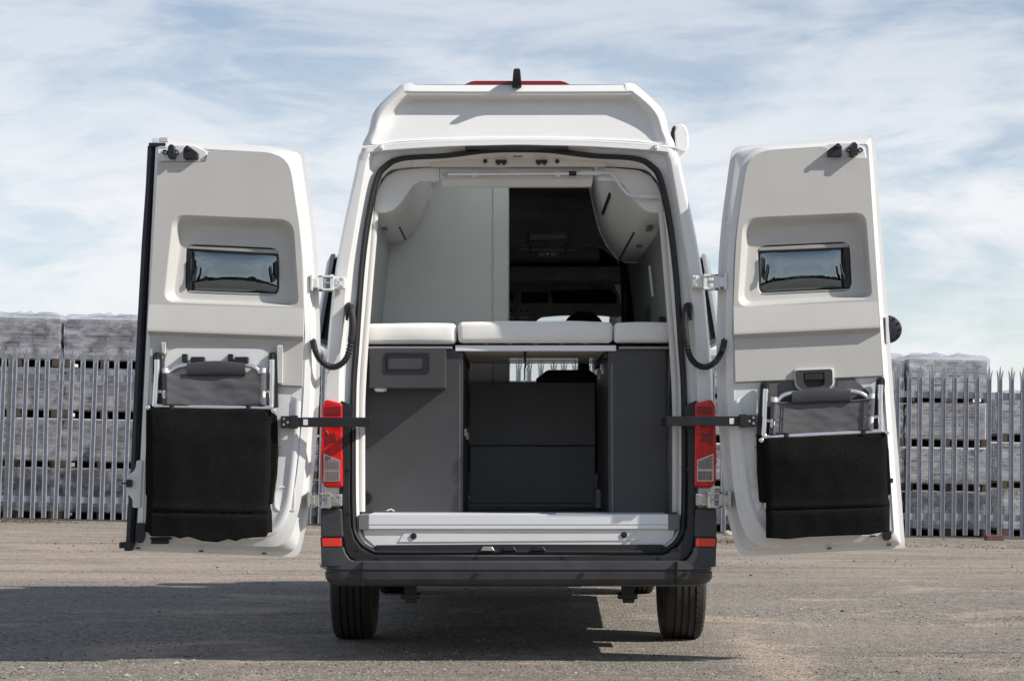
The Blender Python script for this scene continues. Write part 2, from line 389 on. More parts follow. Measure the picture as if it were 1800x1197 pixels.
# ================================================================ SETTING
SL = 0.0195
def gz(x, y):                            # the yard falls gently to the right towards the fence
    return -SL * max(-25, min(25, x)) * sm(15.5, 25.5, y)
def axis(lo, hi, segs):
    out = []
    for a, b, st in segs:
        n = max(1, int(round((b - a) / st))); out += [a + (b - a) * i / n for i in range(n)]
    return out + [segs[-1][1]]
gx = axis(0, 0, [(-900, -100, 100), (-100, -25, 15), (-25, 25, 1.0), (25, 100, 15), (100, 900, 100)])
gy = axis(0, 0, [(-900, -100, 100), (-100, 0, 20), (0, 8, 2), (8, 30, 0.5), (30, 100, 14), (100, 1500, 100)])
g = MB(); n = len(gx)
g.add([(x, y, gz(x, y) + (0.012 * noise.noise((x * 0.35, y * 0.35, 0)) * sm(17, 20, y))) for y in gy for x in gx],
      [(j * n + i, j * n + i + 1, (j + 1) * n + i + 1, (j + 1) * n + i) for j in range(len(gy) - 1) for i in range(n - 1)])
tag(obj('ground', g, 'yard_ground', org=(0, 0, 0), fix=False), 'worn grey tarmac yard with a dusty sandy strip', None, kind='structure')

# ---- palisade fence
FY = 27.4; LEAN = math.atan(SL)
def fence_pt(x, z=0.0): return Vector((x + math.sin(LEAN) * z, FY, gz(x, FY) + z * math.cos(LEAN)))
fence = empty('palisade_fence', fence_pt(0))
tag(fence, 'galvanised steel palisade fence with splayed pointed pales behind the van', 'fence')
def pale_mesh():
    m = MB(); w = 0.036
    prof = [(-w, 0.004), (-w * 0.78, -0.014), (-w * 0.66, -0.014), (-w * 0.42, 0.008), (w * 0.42, 0.008), (w * 0.66, -0.014), (w * 0.78, -0.014), (w, 0.004)]
    t = 0.0035
    zs = [0.03, 0.8, 1.6, 2.26]
    front = [[(x, y, z) for x, y in prof] + [(x, y + t, z) for x, y in reversed(prof)] for z in zs]
    m.rings([[Vector(p) for p in l] for l in front], True, True, True)
    # three splayed points
    def prong(xa, xb, tipx, tipy, tipz, zsh):
        a = [(xa, 0.008, 2.25), (xb, 0.008, 2.25), (xb, 0.014, 2.25), (xa, 0.014, 2.25)]
        mid = (xa + xb) / 2 + (tipx - (xa + xb) / 2) * 0.45
        hw = (xb - xa) * 0.42
        b = [(mid - hw, 0.006 + tipy * .4, zsh), (mid + hw, 0.006 + tipy * .4, zsh), (mid + hw, 0.012 + tipy * .4, zsh), (mid - hw, 0.012 + tipy * .4, zsh)]
        c = [(tipx - 0.003, tipy, tipz), (tipx + 0.003, tipy, tipz), (tipx + 0.003, tipy + 0.004, tipz), (tipx - 0.003, tipy + 0.004, tipz)]
        m.rings([[Vector(p) for p in q] for q in (a, b, c)], True, True, True)
    prong(-w, -w * 0.36, -0.046, -0.005, 2.375, 2.33)
    prong(w * 0.36, w, 0.046, -0.005, 2.375, 2.33)
    prong(-w * 0.42, w * 0.42, 0, -0.02, 2.43, 2.34)
    return m
PITCH_P = 0.1625
xs0 = PT(36, 908, FY).x
pale0 = None
k0 = int((-10.5 - xs0) / PITCH_P)
for k in range(k0, k0 + 132):
    x = xs0 + k * PITCH_P
    if pale0 is None:
        m = pale_mesh(); m.v = [p + fence_pt(x) for p in m.v]
        pale0 = obj('pale', m, 'galvanised', fence, org=fence_pt(x), angle=25); o = pale0
    else: o = inst(pale0, fence, fence_pt(x))
    o.rotation_euler = (R(random.gauss(0, 0.25)), LEAN + R(random.gauss(0, 0.28)), R(random.gauss(0, 1.5)))
    o.location.z += random.gauss(0, 0.006)
for zc in (2.02, 0.30):
    m = MB()
    for a, b, c, d in ((-0.045, 0.045, 0.012, 0.020), (-0.045, -0.037, 0.020, 0.062)):
        l = [(fence_pt(-10.6, zc + a), fence_pt(-10.6, zc + b)), (fence_pt(11.0, zc + a), fence_pt(11.0, zc + b))]
        vs = []
        for lo, hi in l:
            for p, yy in ((lo, c), (hi, c), (hi, d), (lo, d)): vs.append((p.x, FY + yy, p.z))
        m.rings([vs[:4], vs[4:]], True, True, True)
    obj('rail', m, 'galvanised', fence)
post0 = None
for k in range(-4, 5):
    x = PT(16, 760, FY).x - 0.03 + 2.76 * (k + 2) - 2.76 * 2 + 2.76 * 2 * (0)
    x = PT(13, 760, FY).x + 2.76 * k
    if x < -10.6 or x > 11: continue
    m = MB(); b = fence_pt(x)
    if post0 is None:
        for (a0, a1, c0, c1) in ((-0.05, 0.05, -0.030, -0.022), (-0.05, 0.05, 0.055, 0.062), (-0.004, 0.004, -0.022, 0.055)):
            m.box(b.x + a0, b.x + a1, FY + c0 + 0.05, FY + c1 + 0.05, b.z - 0.1, b.z + 2.44)
        post0 = obj('post', m, 'weathered_post', fence, org=b); o = post0
    else: o = inst(post0, fence, b)
    o.rotation_euler = (0, LEAN, 0)
# the one at the left stands in front of its neighbours
m = MB(); b = fence_pt(PT(14, 760, FY).x)
# ---- wrapped pallets of blocks behind the fence
def load_parts(w, d, h, seed, mblock, courses, top):
    courses = courses + 3
    rnd = random.Random(seed)
    ph = 0.115
    pal = MB()
    for i in range(7):
        y = -d / 2 + (d - 0.09) * i / 6
        pal.box(-w / 2, w / 2, y, y + 0.09, ph - 0.02, ph)
    for i in range(3):
        x = -w / 2 + (w - 0.1) * i / 2
        pal.box(x, x + 0.1, -d / 2, d / 2, 0.0, 0.018)
        pal.box(x, x + 0.1, -d / 2, d / 2, ph - 0.037, ph - 0.02)
    pal.box(-w / 2, w / 2, d / 2 - 0.1, d / 2 - 0.02, 0.0, ph)  # added full-height back board, keeps bright sky from showing through the pallet
    bear = MB(); bear.box(-0.05, 0.05, 0, 0.12, 0.018, ph - 0.037)
    blk = MB(); n = courses; ch = (h - ph - 0.03) / n
    for c in range(n):
        z0 = ph + 0.002 + c * ch
        k = 3; off = 0.5 if c % 2 else 0.0
        edges = [-w / 2 + 0.03] + [-w / 2 + 0.03 + (w - 0.06) * (i + off) / k for i in range(1 if off == 0 else 0, k)] + [w / 2 - 0.03]
        for a, b_ in zip(edges, edges[1:]):
            jx, jy = rnd.uniform(-0.006, 0.006), rnd.uniform(0, 0.018)
            for (y0, y1) in ((-d / 2 + 0.03 + jy, -d / 2 + 0.25), (d / 2 - 0.25, d / 2 - 0.03 - jy)):
                blk.box(a + 0.004 + jx, b_ - 0.004 + jx, y0, y1, z0, z0 + ch - 0.004)
        for sx in (-1, 1):
            for i in range(3):
                y0 = -d / 2 + 0.25 + (d - 0.5) * i / 3
                blk.box(min(sx * (w / 2 - 0.04), sx * (w / 2 - 0.25)), max(sx * (w / 2 - 0.04), sx * (w / 2 - 0.25)), y0 + 0.004, y0 + (d - 0.5) / 3 - 0.004, z0, z0 + ch - 0.004)
    blk.box(-w / 2 + 0.2, w / 2 - 0.2, -d / 2 + 0.2, d / 2 - 0.2, ph, h - 0.05)
    film = MB(); N_, M_ = 22, 9; loops = []
    per = []
    for i in range(N_): per.append((-w / 2 + w * i / N_, -d / 2))
    for i in range(N_): per.append((w / 2, -d / 2 + d * i / N_))
    for i in range(N_): per.append((w / 2 - w * i / N_, d / 2))
    for i in range(N_): per.append((-w / 2, d / 2 - d * i / N_))
    for j in range(M_ + 1):
        z = ph + (h - ph - 0.012) * j / M_; l = []
        for x, y in per:
            q = noise.noise((x * 5 + seed * 3.1, y * 5, z * 9)) * 0.014 + noise.noise((x * 14, y * 14 + seed, z * 25)) * 0.006
            s_ = 1 + q / 0.6
            l.append(Vector((x * s_ * 0.992, y * s_ * 0.992, z)))
        loops.append(l)
    for k, (s_, dz) in enumerate(((0.97, 0.02), (0.9, 0.035), (0.6, 0.045), (0.2, 0.04))):
        loops.append([Vector((x * s_, y * s_, h - 0.012 + (dz * 1.8 if top else 0.002) * (0.6 + 0.9 * abs(noise.noise((x * 6 + seed, y * 6, k * 0.7)))))) for x, y in per])
    film.rings(loops, True, False, True)
    return pal, bear, blk, film
PROTO = {}
def pallet_load(px0, px1, Yf, tier, h, key, mblock, courses, label, group, d=1.0, top=False):
    x0, x1 = PT(px0, 800, Yf).x, PT(px1, 800, Yf).x
    w = 1.2; xc = (x0 + x1) / 2
    base = Vector((xc + math.sin(LEAN) * tier * h, Yf + d / 2, gz(xc, Yf) + tier * h))
    e = empty('pallet_load', base); e.rotation_euler = (0, LEAN, R(random.gauss(0, 1.2)))
    tag(e, label, 'pallet load', group)
    key += 'T' if top else ''
    if key not in PROTO:
        pal, bear, blk, film = load_parts(w, d, h, len(PROTO) + 1, mblock, courses, top)
        for q in (pal, bear, blk, film): q.v = [p + base for p in q.v]
        ps = [obj('pallet_boards', pal, 'pallet_wood', e, smooth=False), obj('block_stack', blk, mblock, e, smooth=False), obj('stretch_film', film, 'stretch_film', e, angle=60)]
        br = obj('bearer', bear, 'pallet_wood', e, smooth=False, org=base)
        br.location = (0, -d / 2, 0)
        PROTO[key] = (ps, br)
    else:
        ps, br = PROTO[key]
        for p in ps: inst(p, e, base)
        q = inst(br, e, base); q.location = (0, -d / 2, 0)
    ps, br = PROTO[key]
    for sx in (-0.55, 0.55):
        q = inst(br, e, base); q.location = (sx, -d / 2, 0)
TIER = ['bottom', 'second', 'third', 'top']
STK = ['the stack right behind the weathered fence post', 'the tall stack next to the black door edge strip', 'the tall stack hidden by the open door']
for c, (a, b_) in enumerate(((-49, 96), (104, 249), (258, 403))):
    for t in range(4):
        pallet_load(a, b_, 28.1 + 0.05 * c, t, 0.735, 'tall%d' % ((c * 2 + t) % 3), 'brown_block_shaded', 7,
                    TIER[t] + ' film-wrapped block pallet of ' + STK[c], 'tall pallet stacks behind the fence', top=t == 3)
for c, px in enumerate((411, 562, 713, 864, 990, 1140, 1290, 1441, 1591)):
    for t in range(4):
        if 2 < c < 5 and t == 3: continue
        s_ = 'the last high stack before the low one' if c == 8 else 'the stack beside the half-round door badge' if c == 7 else 'a grey stack behind the van'
        pallet_load(px, px + 144, 28.1, t, 0.648, 'low%d' % ((c + t) % 3), 'concrete_block', 8, TIER[t] + ' film-wrapped block pallet of ' + s_, 'lower pallet stacks behind the fence', top=t == 3 or (2 < c < 5 and t == 2))
for t in range(3):
    pallet_load(1758, 1902, 28.6, t, 0.70, 'back%d' % (t % 3), 'concrete_block', 7, ('bottom', 'middle', 'top')[t] + ' film-wrapped pallet of the low set-back stack', 'low set-back pallet stack', top=t == 2)

# ---- small things on the ground
def lump(c, s, seed):
    m = MB(); bm = bmesh.new(); bmesh.ops.create_icosphere(bm, subdivisions=2, radius=1)
    m.add([(c[0] + v.co.x * s[0] * (1 + .3 * noise.noise(v.co * 1.4 + Vector((seed, 0, 0)))), c[1] + v.co.y * s[1] * (1 + .3 * noise.noise(v.co * 1.4 + Vector((0, seed, 0)))),
            c[2] + s[2] * 0.75 + v.co.z * s[2] * (1 + .3 * noise.noise(v.co * 1.4 + Vector((0, 0, seed)))) ) for v in bm.verts], [tuple(x.index for x in f.verts) for f in bm.faces])
    bm.free(); return m
b = PT(1747, 955, 26.9); z = gz(b.x, 26.9); m = MB(); m.box(b.x - 0.13, b.x + 0.12, 26.8, 26.92, z, z + 0.075)
tag(obj('brick', m, 'brick', bevel=0.008), 'loose red brick lying at the foot of the palisade fence', 'brick')
b = PT(1279, 942, 26.9)
tag(obj('stone', lump((b.x, 26.9, gz(b.x, 26.9) - 0.01), (0.07, 0.05, 0.045), 3), 'stone'), 'pale rounded stone at the foot of the fence beside the van', 'stone')
# loose chippings
m = MB(); rnd = random.Random(11)
oc = [(1, 0, 0), (-1, 0, 0), (0, 1, 0), (0, -1, 0), (0, 0, 1), (0, 0, -1)]
of = [(0, 2, 4), (2, 1, 4), (1, 3, 4), (3, 0, 4), (2, 0, 5), (1, 2, 5), (3, 1, 5), (0, 3, 5)]
dk = MB()
for i in range(22000):
    y = 8.6 + 18.6 * rnd.random() ** 1.7
    x = rnd.uniform(-0.30, 0.30) * y
    q = noise.noise((x * 0.7, y * 0.7, 4.2)) + 0.6 * noise.noise((x * 2.3, y * 2.3, 1.2))
    if q + rnd.uniform(-0.6, 0.6) < 0.0: continue
    s = 0.0026 + 0.0040 * rnd.random() ** 2.5 + (0.012 * rnd.random() if rnd.random() < 0.012 else 0) + 0.00012 * y
    a = rnd.random() * 6.28; ca, sa = math.cos(a), math.sin(a); sx, sy, sz = s * rnd.uniform(.8, 1.6), s * rnd.uniform(.7, 1.2), s * rnd.uniform(.5, .8)
    z = gz(x, y) + 0.3 * sz
    (m if rnd.random() < 0.75 else dk).add([(x + ca * p[0] * sx - sa * p[1] * sy, y + sa * p[0] * sx + ca * p[1] * sy, z + p[2] * sz) for p in oc], of)
tag(obj('loose_chippings', m, 'stone', org=(0, 0, 0), smooth=False, fix=False), 'loose pale stone chippings scattered over the yard', 'gravel', kind='stuff')
tag(obj('dark_chippings', dk, 'dark_stone', org=(0, 0, 0), smooth=False, fix=False), 'loose dark tarmac crumbs scattered over the yard', 'gravel', kind='stuff')
# dry litter at the fence foot and along the edge of the strip
m = MB()
for i in range(2600):
    r = rnd.random()
    if r < 0.45: x, y = rnd.uniform(-8.2, -6.2) + rnd.gauss(0, .3), FY - 0.35 - abs(rnd.gauss(0, 0.35))
    elif r < 0.7: x, y = rnd.uniform(3, 8.5), 24.5 + rnd.gauss(0, 0.5)
    else: x, y = rnd.gauss(2.7, 0.5), 24.6 + rnd.gauss(0, 0.5)
    L, wd, a = rnd.uniform(0.015, 0.06), rnd.uniform(0.004, 0.012), rnd.random() * 6.28
    z = gz(x, y) + 0.004; ca, sa = math.cos(a), math.sin(a); hz = rnd.uniform(0.0, 0.03)
    m.add([(x - ca * L + sa * wd, y - sa * L - ca * wd, z), (x - ca * L - sa * wd, y - sa * L + ca * wd, z), (x + ca * L, y + sa * L, z + hz)], [(0, 1, 2)])
tag(obj('dry_litter', m, 'dry_litter', org=(0, 0, 0), smooth=False, fix=False), 'dry leaves and straw along the foot of the fence', 'litter', kind='stuff')

m = MB(); rnd = random.Random(5)
for i in range(9000):
    x = rnd.uniform(-90, 90); top = 5.5 + 3.2 * noise.noise((x * 0.06, 0, 1)) + 2.0 * noise.noise((x * 0.21, 2, 1))
    z = top * rnd.random() ** 0.7; y = -70 + rnd.gauss(0, 2.0) * (1.2 - z / 12); s_ = rnd.uniform(0.3, 0.8); a = rnd.random() * 6.28; b = rnd.uniform(-1, 1)
    u = Vector((math.cos(a), math.sin(a), b)).normalized() * s_; w_ = Vector((-math.sin(a), math.cos(a), rnd.uniform(-1, 1))).normalized() * s_; c = Vector((x, y, z))
    m.add([c - u - w_, c + u - w_ * 0.6, c + u * 0.7 + w_, c - u * 0.8 + w_ * 0.9], [(0, 1, 2, 3)])
tag(obj('hedge_row', m, 'foliage', org=(0, -70, 0), smooth=False, fix=False), 'dark green row of trees and hedge mirrored in the door windows', 'hedge', kind='stuff')
# ================================================================ VAN
YR = 9.60                                # plane of the rear body panels
van = empty('camper_van', (XC, 12.5, 0))
tag(van, 'white camper van seen from behind with both rear doors swung open', 'camper van')
def full(half):                          # mirror a half loop (bottom centre -> left -> top centre)
    return half + [(mir(x), y) for x, y in reversed(half[1:-1])]
L0 = [(912, 1000), (700, 1000), (572, 1000), (571, 960), (571, 880), (571, 700), (574, 640), (586, 512), (601, 416), (624, 310), (634.5, 269), (660, 256.5), (780, 249), (860, 247), (912, 246.5)]
L1 = [(912, 985), (690, 985), (605, 985), (597, 940), (597, 880), (597, 700), (600, 624), (611, 490), (622, 420), (640, 316), (649, 276), (665, 267), (780, 259), (860, 257), (912, 256)]
L3 = [(912, 970), (690, 970.5), (652, 966), (627, 943), (620, 895), (620, 700), (626, 600), (634.5, 480), (645, 393), (661, 317), (676, 293), (705, 279), (780, 274), (852, 265.5), (912, 264)]
L3b = [(912, 962), (692, 962), (657, 958), (634, 938), (627, 893), (626, 700), (631, 600), (640, 480), (650, 393), (666, 320), (681, 297), (709, 284), (780, 279), (852, 271), (912, 270)]
L4 = [(912, 926), (700, 926), (655, 926), (636, 915), (632, 880), (632, 700), (637, 610), (647, 490), (655, 395), (663, 336), (676, 311), (700, 297.5), (780, 293), (852, 292), (912, 292)]
def loop3(half, Y, sub=6): return P3([tuple(p) for p in cat(full(half), sub)], Y)
sh = lambda half, k: [(x + (912 - x) / 912 * 0 + (k if x < 900 else 0), y + (k * 0.55 if y < 400 else (-k * 0.3 if y > 900 else 0))) for x, y in half]
m = MB()
m.rings([loop3(sh(L0, -1.5), YR + 0.16), loop3(sh(L0, -0.5), YR + 0.05), loop3(L0, YR + 0.022), loop3(sh(L0, 3), YR + 0.004), loop3(sh(L1, -2.5), YR), loop3(L1, YR + 0.004), loop3(sh(L1, 2.5), YR + 0.022),
         loop3(sh(L1, 6), YR + 0.045), loop3(sh(L3, -3), YR + 0.06), loop3(L3, YR + 0.06)])
weighted(obj('rear_frame', m, 'white_paint', van, angle=50))
m = MB()
m.rings([loop3(L3, YR + 0.06), loop3(L3b, YR + 0.07), loop3(sh(L3b, 1.5), YR + 0.075), loop3(sh(L4, -1), YR + 0.15), loop3(L4, YR + 0.16), loop3(L4, YR + 0.30)])
obj('door_aperture', m, 'white_paint', van, angle=50)
# rubber seal round the aperture
m = MB(); c = loop3(L3, YR + 0.045, 8); m.tube(c + [c[0]], 0.0125, 8, False)
c2 = loop3(sh(L3, 4.2), YR + 0.055, 8); m.tube(c2 + [c2[0]], 0.007, 6, False)
obj('aperture_seal', m, 'rubber', van)
# thin dark joint inside the header
hp = [(657, 372), (658.5, 358), (663, 336), (676, 311), (700, 297.5), (740, 294), (780, 293), (852, 292), (912, 292)]
hp = hp + [(mir(x), y) for x, y in reversed(hp[:-1])]
m = MB(); m.tube(P3([tuple(p) for p in cat(hp, 6, False)], YR + 0.158), 0.0032, 6); obj('trim_joint', m, 'rubber', van)

# ---- high roof rear cap
R0 = [(912, 247.5), (780, 250), (700, 254), (640, 259.5), (648, 231), (655, 202), (670, 181), (702, 152.5), (712, 147), (724, 146), (733, 149.5), (912, 150)]
R1 = [(912, 245), (780, 247.5), (705, 251), (657, 255), (662, 228), (669, 206), (684, 186), (710, 164), (716, 162), (726, 162), (736, 162.5), (912, 163)]
R1b = [(912, 243), (780, 245.5), (706, 249), (662, 252), (666, 229), (673, 209), (687, 191), (712, 169), (718, 167), (728, 167), (738, 167), (912, 167.5)]
R2 = [(912, 240), (780, 242.5), (708, 246), (674, 248), (679, 228), (685, 213), (698, 199), (713, 186), (723, 181), (736, 179), (756, 179), (912, 179)]
R3 = [(912, 238), (780, 240), (715, 243), (690, 244), (694, 228), (699, 217), (710, 206), (722, 196), (733, 191.5), (750, 189), (780, 189), (912, 189)]
def yrim(base): return lambda x, y: base + 0.0004 * (255 - y)
def yrec(off): return lambda x, y: YR + 0.03 + 0.090 * (252 - y) / 84.0 + off
m = MB()
m.rings([loop3(R0, YR + 0.14), loop3(R0, lambda x, y: YR + 0.05 + 0.0004 * (255 - y)), loop3(sh(R0, 1.5), lambda x, y: YR + 0.022 + 0.0003 * (255 - y)),
         loop3(sh(R1, -3), lambda x, y: YR + 0.008 + 0.00025 * (255 - y)), loop3(R1, lambda x, y: YR + 0.012 + 0.00025 * (255 - y)), loop3(R1b, lambda x, y: YR + 0.018 + 0.020 * sm(250, 175, y)), loop3([tuple((a + b) / 2 for a, b in zip(p, q)) for p, q in zip(R1b, R2)], lambda x, y: YR + 0.026 + 0.062 * sm(250, 172, y)),
         loop3(R2, yrec(0.0)), loop3(R3, yrec(0.0))], cap1=True)
weighted(obj('roof_cap', m, 'white_gelcoat', van, angle=60))
for sx in (0, 1):                        # little drain clips on the gutter
    x = 670 if not sx else mir(670)
    m = MB(); m.pbox(x - 3, x + 3, 254, 262, YR - 0.012, YR + 0.02); obj('gutter_clip', m, 'white_plastic', van, bevel=0.003)
# gutter ledge under the cap
m = MB()
gl = [(636, 261), (700, 254.5), (780, 250), (860, 248), (912, 247.5)]; gl = gl + [(mir(x), y) for x, y in reversed(gl[:-1])]
path = P3([tuple(p) for p in cat(gl, 6, False)], YR + 0.012)
m.rings([[p + Vector((0, a, b)) for p in path] for a, b in ((0.03, 0.012), (-0.002, 0.010), (-0.008, 0.0), (-0.004, -0.008), (0.03, -0.012))], closed=False)
obj('gutter', m, 'white_gelcoat', van, angle=70)
m = MB(); m.pbox(817, 1000, 257, 261.5, YR - 0.03, YR + 0.02); obj('brake_light_strip', m, 'black_plastic', van, bevel=0.004)
# third brake light on the roof and the camera fin
m = MB(); m.pprism([(812, 151), (828, 143.5), (835, 142.5), (985, 142.5), (992, 144), (1006, 151)], YR + 0.10, YR + 0.18); obj('high_brake_light', m, 'lamp_dark_red', van, bevel=0.004)
m = MB()
a, b = PT(902, 150, YR + 0.03), PT(915, 150, YR + 0.03); zt = PT(908, 126, YR + 0.03).z
m.rings([[Vector((a.x - q, YR + f0, z)), Vector((b.x + q, YR + f0, z)), Vector((b.x + q, YR + f1, z)), Vector((a.x - q, YR + f1, z))] for q, f0, f1, z in
         ((0.006, 0.02, 0.20, a.z - 0.01), (0.003, 0.0, 0.17, a.z + 0.02), (-0.001, -0.055, 0.09, zt - 0.012), (-0.006, -0.05, 0.07, zt))], True, True, True)
obj('roof_camera', m, 'black_plastic', van, bevel=0.004)

# ---- outer skin
SIL = [(571, 1000), (571, 860), (571, 700), (574, 640), (586, 512), (601, 416), (624, 310), (634, 269), (640, 258), (648, 231), (655, 202), (670, 181), (702, 152.5), (725, 149.5), (766, 149.5), (912, 149.5)]
prof = [PT(x, y, YR + 0.13) for x, y in SIL]
prof = [Vector((p.x - XC, 0, p.z)) for p in prof]
prof += [Vector((-p.x, 0, p.z)) for p in reversed(prof[:-1])]
ZT = max(p.z for p in prof)
secs = [(YR + 0.125, ZT, 1.0), (10.05, ZT, 1.008), (11.25, ZT + 0.01, 1.010), (12.4, ZT + 0.01, 1.010), (13.1, ZT - 0.02, 1.008), (13.75, ZT - 0.18, 1.0), (14.2, 2.14, 0.985), (14.62, 1.72, 0.97), (15.05, 1.30, 0.95), (15.42, 1.12, 0.92), (15.58, 0.84, 0.84)]
loops = []
for Y, zt, sx in secs:
    loops.append([Vector((XC + p.x * sx, Y, p.z if p.z < 1.0 else 1.0 + (p.z - 1.0) * (zt - 1.0) / (ZT - 1.0) if zt > 1.0 else min(p.z, zt))) for p in prof])
skin, wsc, sgl = MB(), MB(), MB()
n = len(prof)
for a in range(len(secs) - 1):
    for i in range(n - 1):
        q = [loops[a][i], loops[a][i + 1], loops[a + 1][i + 1], loops[a + 1][i]]
        top = min(i, n - 2 - i) >= 11
        side = 3 <= min(i, n - 2 - i) <= 5
        tgt = wsc if (6 <= a <= 7 and top) else (sgl if (6 <= a <= 7 and side) else skin)
        if a == 1 and min(i, n - 2 - i) >= 14: continue          # opening of the roof hatch
        tgt.add(q, [(0, 1, 2, 3)])
skin.add(loops[-1], [tuple(range(n))])
obj('body_shell', skin, 'white_paint', van, angle=35)
obj('windscreen', wsc, 'windscreen_glass', van)
obj('cab_window', sgl, 'windscreen_glass', van)
# sills with wheel arches, floor pan
xo = -prof[1].x
for s in (-1, 1):
    pts = [(10.25, 0.36)]
    arch = lambda yc: [(yc - 0.46 * math.cos(t * math.pi / 12), 0.36 + 0.44 * math.sin(t * math.pi / 12)) for t in range(13)]
    pts += arch(10.95) + [(14.1, 0.30)] + arch(14.62) + [(15.5, 0.36), (15.5, 0.62)]
    m = MB()
    zb = prof[0].z + 0.03
    top_ = [(15.5, zb + 0.0), (10.25, zb + 0.0)]
    poly = [(y, min(z, zb - 0.005)) for y, z in pts[:-1]] + top_
    l0 = [Vector((XC + s * (xo + 0.004), y, z)) for y, z in poly]; l1 = [Vector((XC + s * (xo - 0.03), y, z)) for y, z in poly]
    m.rings([l0, l1], True, True, True)
    obj('sill_panel', m, 'bumper_plastic', van)
m = MB(); m.box(XC - 0.93, XC + 0.93, 9.66, 15.3, 0.40, 0.46)
m.box(XC - 0.75, XC + 0.1, 11.6, 12.8, 0.34, 0.40)
obj('underbody', m, 'bumper_dark', van)
m = MB(); m.tube([(XC - 0.80, 10.95, 0.37), (XC + 0.80, 10.95, 0.37)], 0.035, 10)
obj('rear_axle', m, 'bumper_dark', van)
# silencer seen under the bumper
m = MB(); m.tube([(XC - 0.62, 10.1, 0.395), (XC + 0.66, 10.1, 0.395)], 0.05, 12); obj('silencer', m, 'bumper_dark', van)

# ---- wheels
def wheel_mesh(s, c):
    t = MB(); seg = 96
    prof_ = [(0.215, -0.095), (0.25, -0.112), (0.295, -0.1175), (0.325, -0.112), (0.343, -0.102), (0.3515, -0.088)]
    g_ = [(-0.056, 0.006), (-0.018, 0.006), (0.018, 0.006), (0.056, 0.006)]
    for gc, gw in g_: prof_ += [(0.354, gc - gw), (0.344, gc - gw * 0.8), (0.344, gc + gw * 0.8), (0.354, gc + gw)]
    prof_ += [(0.3515, 0.088), (0.343, 0.102), (0.325, 0.112), (0.295, 0.1175), (0.25, 0.112), (0.215, 0.095)]
    t.lathe(prof_, c, (1, 0, 0), seg, False)
    return t
for s in (-1, 1):
    for yc in (10.95, 14.62):
        c = Vector((XC + s * 0.915, yc, 0.353))
        t = obj('wheel', wheel_mesh(s, c), 'tyre_rubber', van, angle=30)
        # sipes cut across the shoulders: raised lugs between them
        lug = MB(); nl = 56
        for k in range(nl):
            for e in (-1, 1):
                a0, a1 = 2 * math.pi * k / nl, 2 * math.pi * (k + 0.78) / nl
                vs = []
                for rr in (0.345, 0.3575):
                    for (xo_, tw, dr) in ((0.060, 0.0, 0), (0.098, 0.35, -0.008)):
                        for a in (a0, a1):
                            aa = a + tw * 2 * math.pi / nl * e
                            r2 = rr + (dr if rr > 0.35 else 0)
                            vs.append(c + Vector((e * xo_, r2 * math.cos(aa), r2 * math.sin(aa))))
                lug.add(vs, [(0, 1, 3, 2), (4, 6, 7, 5), (0, 4, 5, 1), (2, 3, 7, 6), (0, 2, 6, 4), (1, 5, 7, 3)])
        obj('tread_lugs', lug, 'tyre_rubber', t, smooth=False)['kind'] = 'stuff'
        rim = MB(); rim.lathe([(0.216, -0.1), (0.205, -0.085), (0.19, 0.0), (0.20, 0.06), (0.216, 0.1)], c, (1, 0, 0), 40, False)
        rim.lathe([(0.19, 0.03), (0.12, 0.05), (0.05, 0.055), (0.001, 0.055)], c, (s, 0, 0), 40, False)
        obj('rim', rim, 'steel', t)
# towing / jacking supports below the bumper
for x in (722, 1103):
    m = MB(); p = PT(x, 1040, 9.95); m.box(p.x - 0.03, p.x + 0.03, 9.92, 9.99, p.z - 0.01, 0.42)
    m.box(p.x - 0.05, p.x + 0.05, 9.92, 9.98, p.z - 0.035, p.z - 0.005); m.box(p.x - 0.025, p.x + 0.035, 9.93, 9.97, p.z - 0.055, p.z - 0.03)
    obj('support_bracket', m, 'bumper_dark', van, bevel=0.006)

# ---- bumper
def bumper(pxa, pxb, rows, name, matn):
    # plan path from side to side with rounded corners
    a, b = PT(pxa, 1000, YR - 0.1).x, PT(pxb, 1000, YR - 0.1).x
    plan = [(a, 10.45), (a, 10.0), (a, YR + 0.05)]
    rr = 0.10
    for k in range(1, 9):
        t = k / 8 * math.pi / 2; plan.append((a + rr * (1 - math.cos(t)), YR + 0.05 - rr * math.sin(t)))
    plan += [(a + (b - a) * k / 10, YR - 0.05 - 0.018 * math.sin(math.pi * k / 10)) for k in range(1, 10)]
    plan += [(a + b - x, y) for x, y in reversed(plan[:11])]
    loops = []
    N_ = len(plan)
    nor = []
    for i in range(N_):
        p, q = Vector(plan[max(0, i - 1)]), Vector(plan[min(N_ - 1, i + 1)]); d = (q - p).normalized(); nor.append(Vector((d.y, -d.x)))
    for py, off in rows:
        z = PT(912, py, YR - 0.07).z
        loops.append([Vector((plan[i][0] + nor[i].x * off, plan[i][1] + nor[i].y * off, z)) for i in range(N_)])
    m = MB(); m.rings(loops, closed=False)
    return m
m = bumper(566, 1258, [(985.5, -0.06), (986, -0.012), (988, -0.004), (1001, 0.0), (1003, -0.007), (1005.5, -0.007), (1007, 0.0), (1018, -0.003), (1025, -0.018), (1029, -0.040), (1032, -0.075), (1032, -0.09)], 'bumper', 'bumper_plastic')
bump = obj('bumper', m, 'bumper_plastic', van, angle=28)
m = MB()
for x in (637, 1190): m.pbox(x - 1, x + 1, 987, 1029, YR - 0.075, YR - 0.03)
obj('bumper_joint', m, 'black_recess', bump)
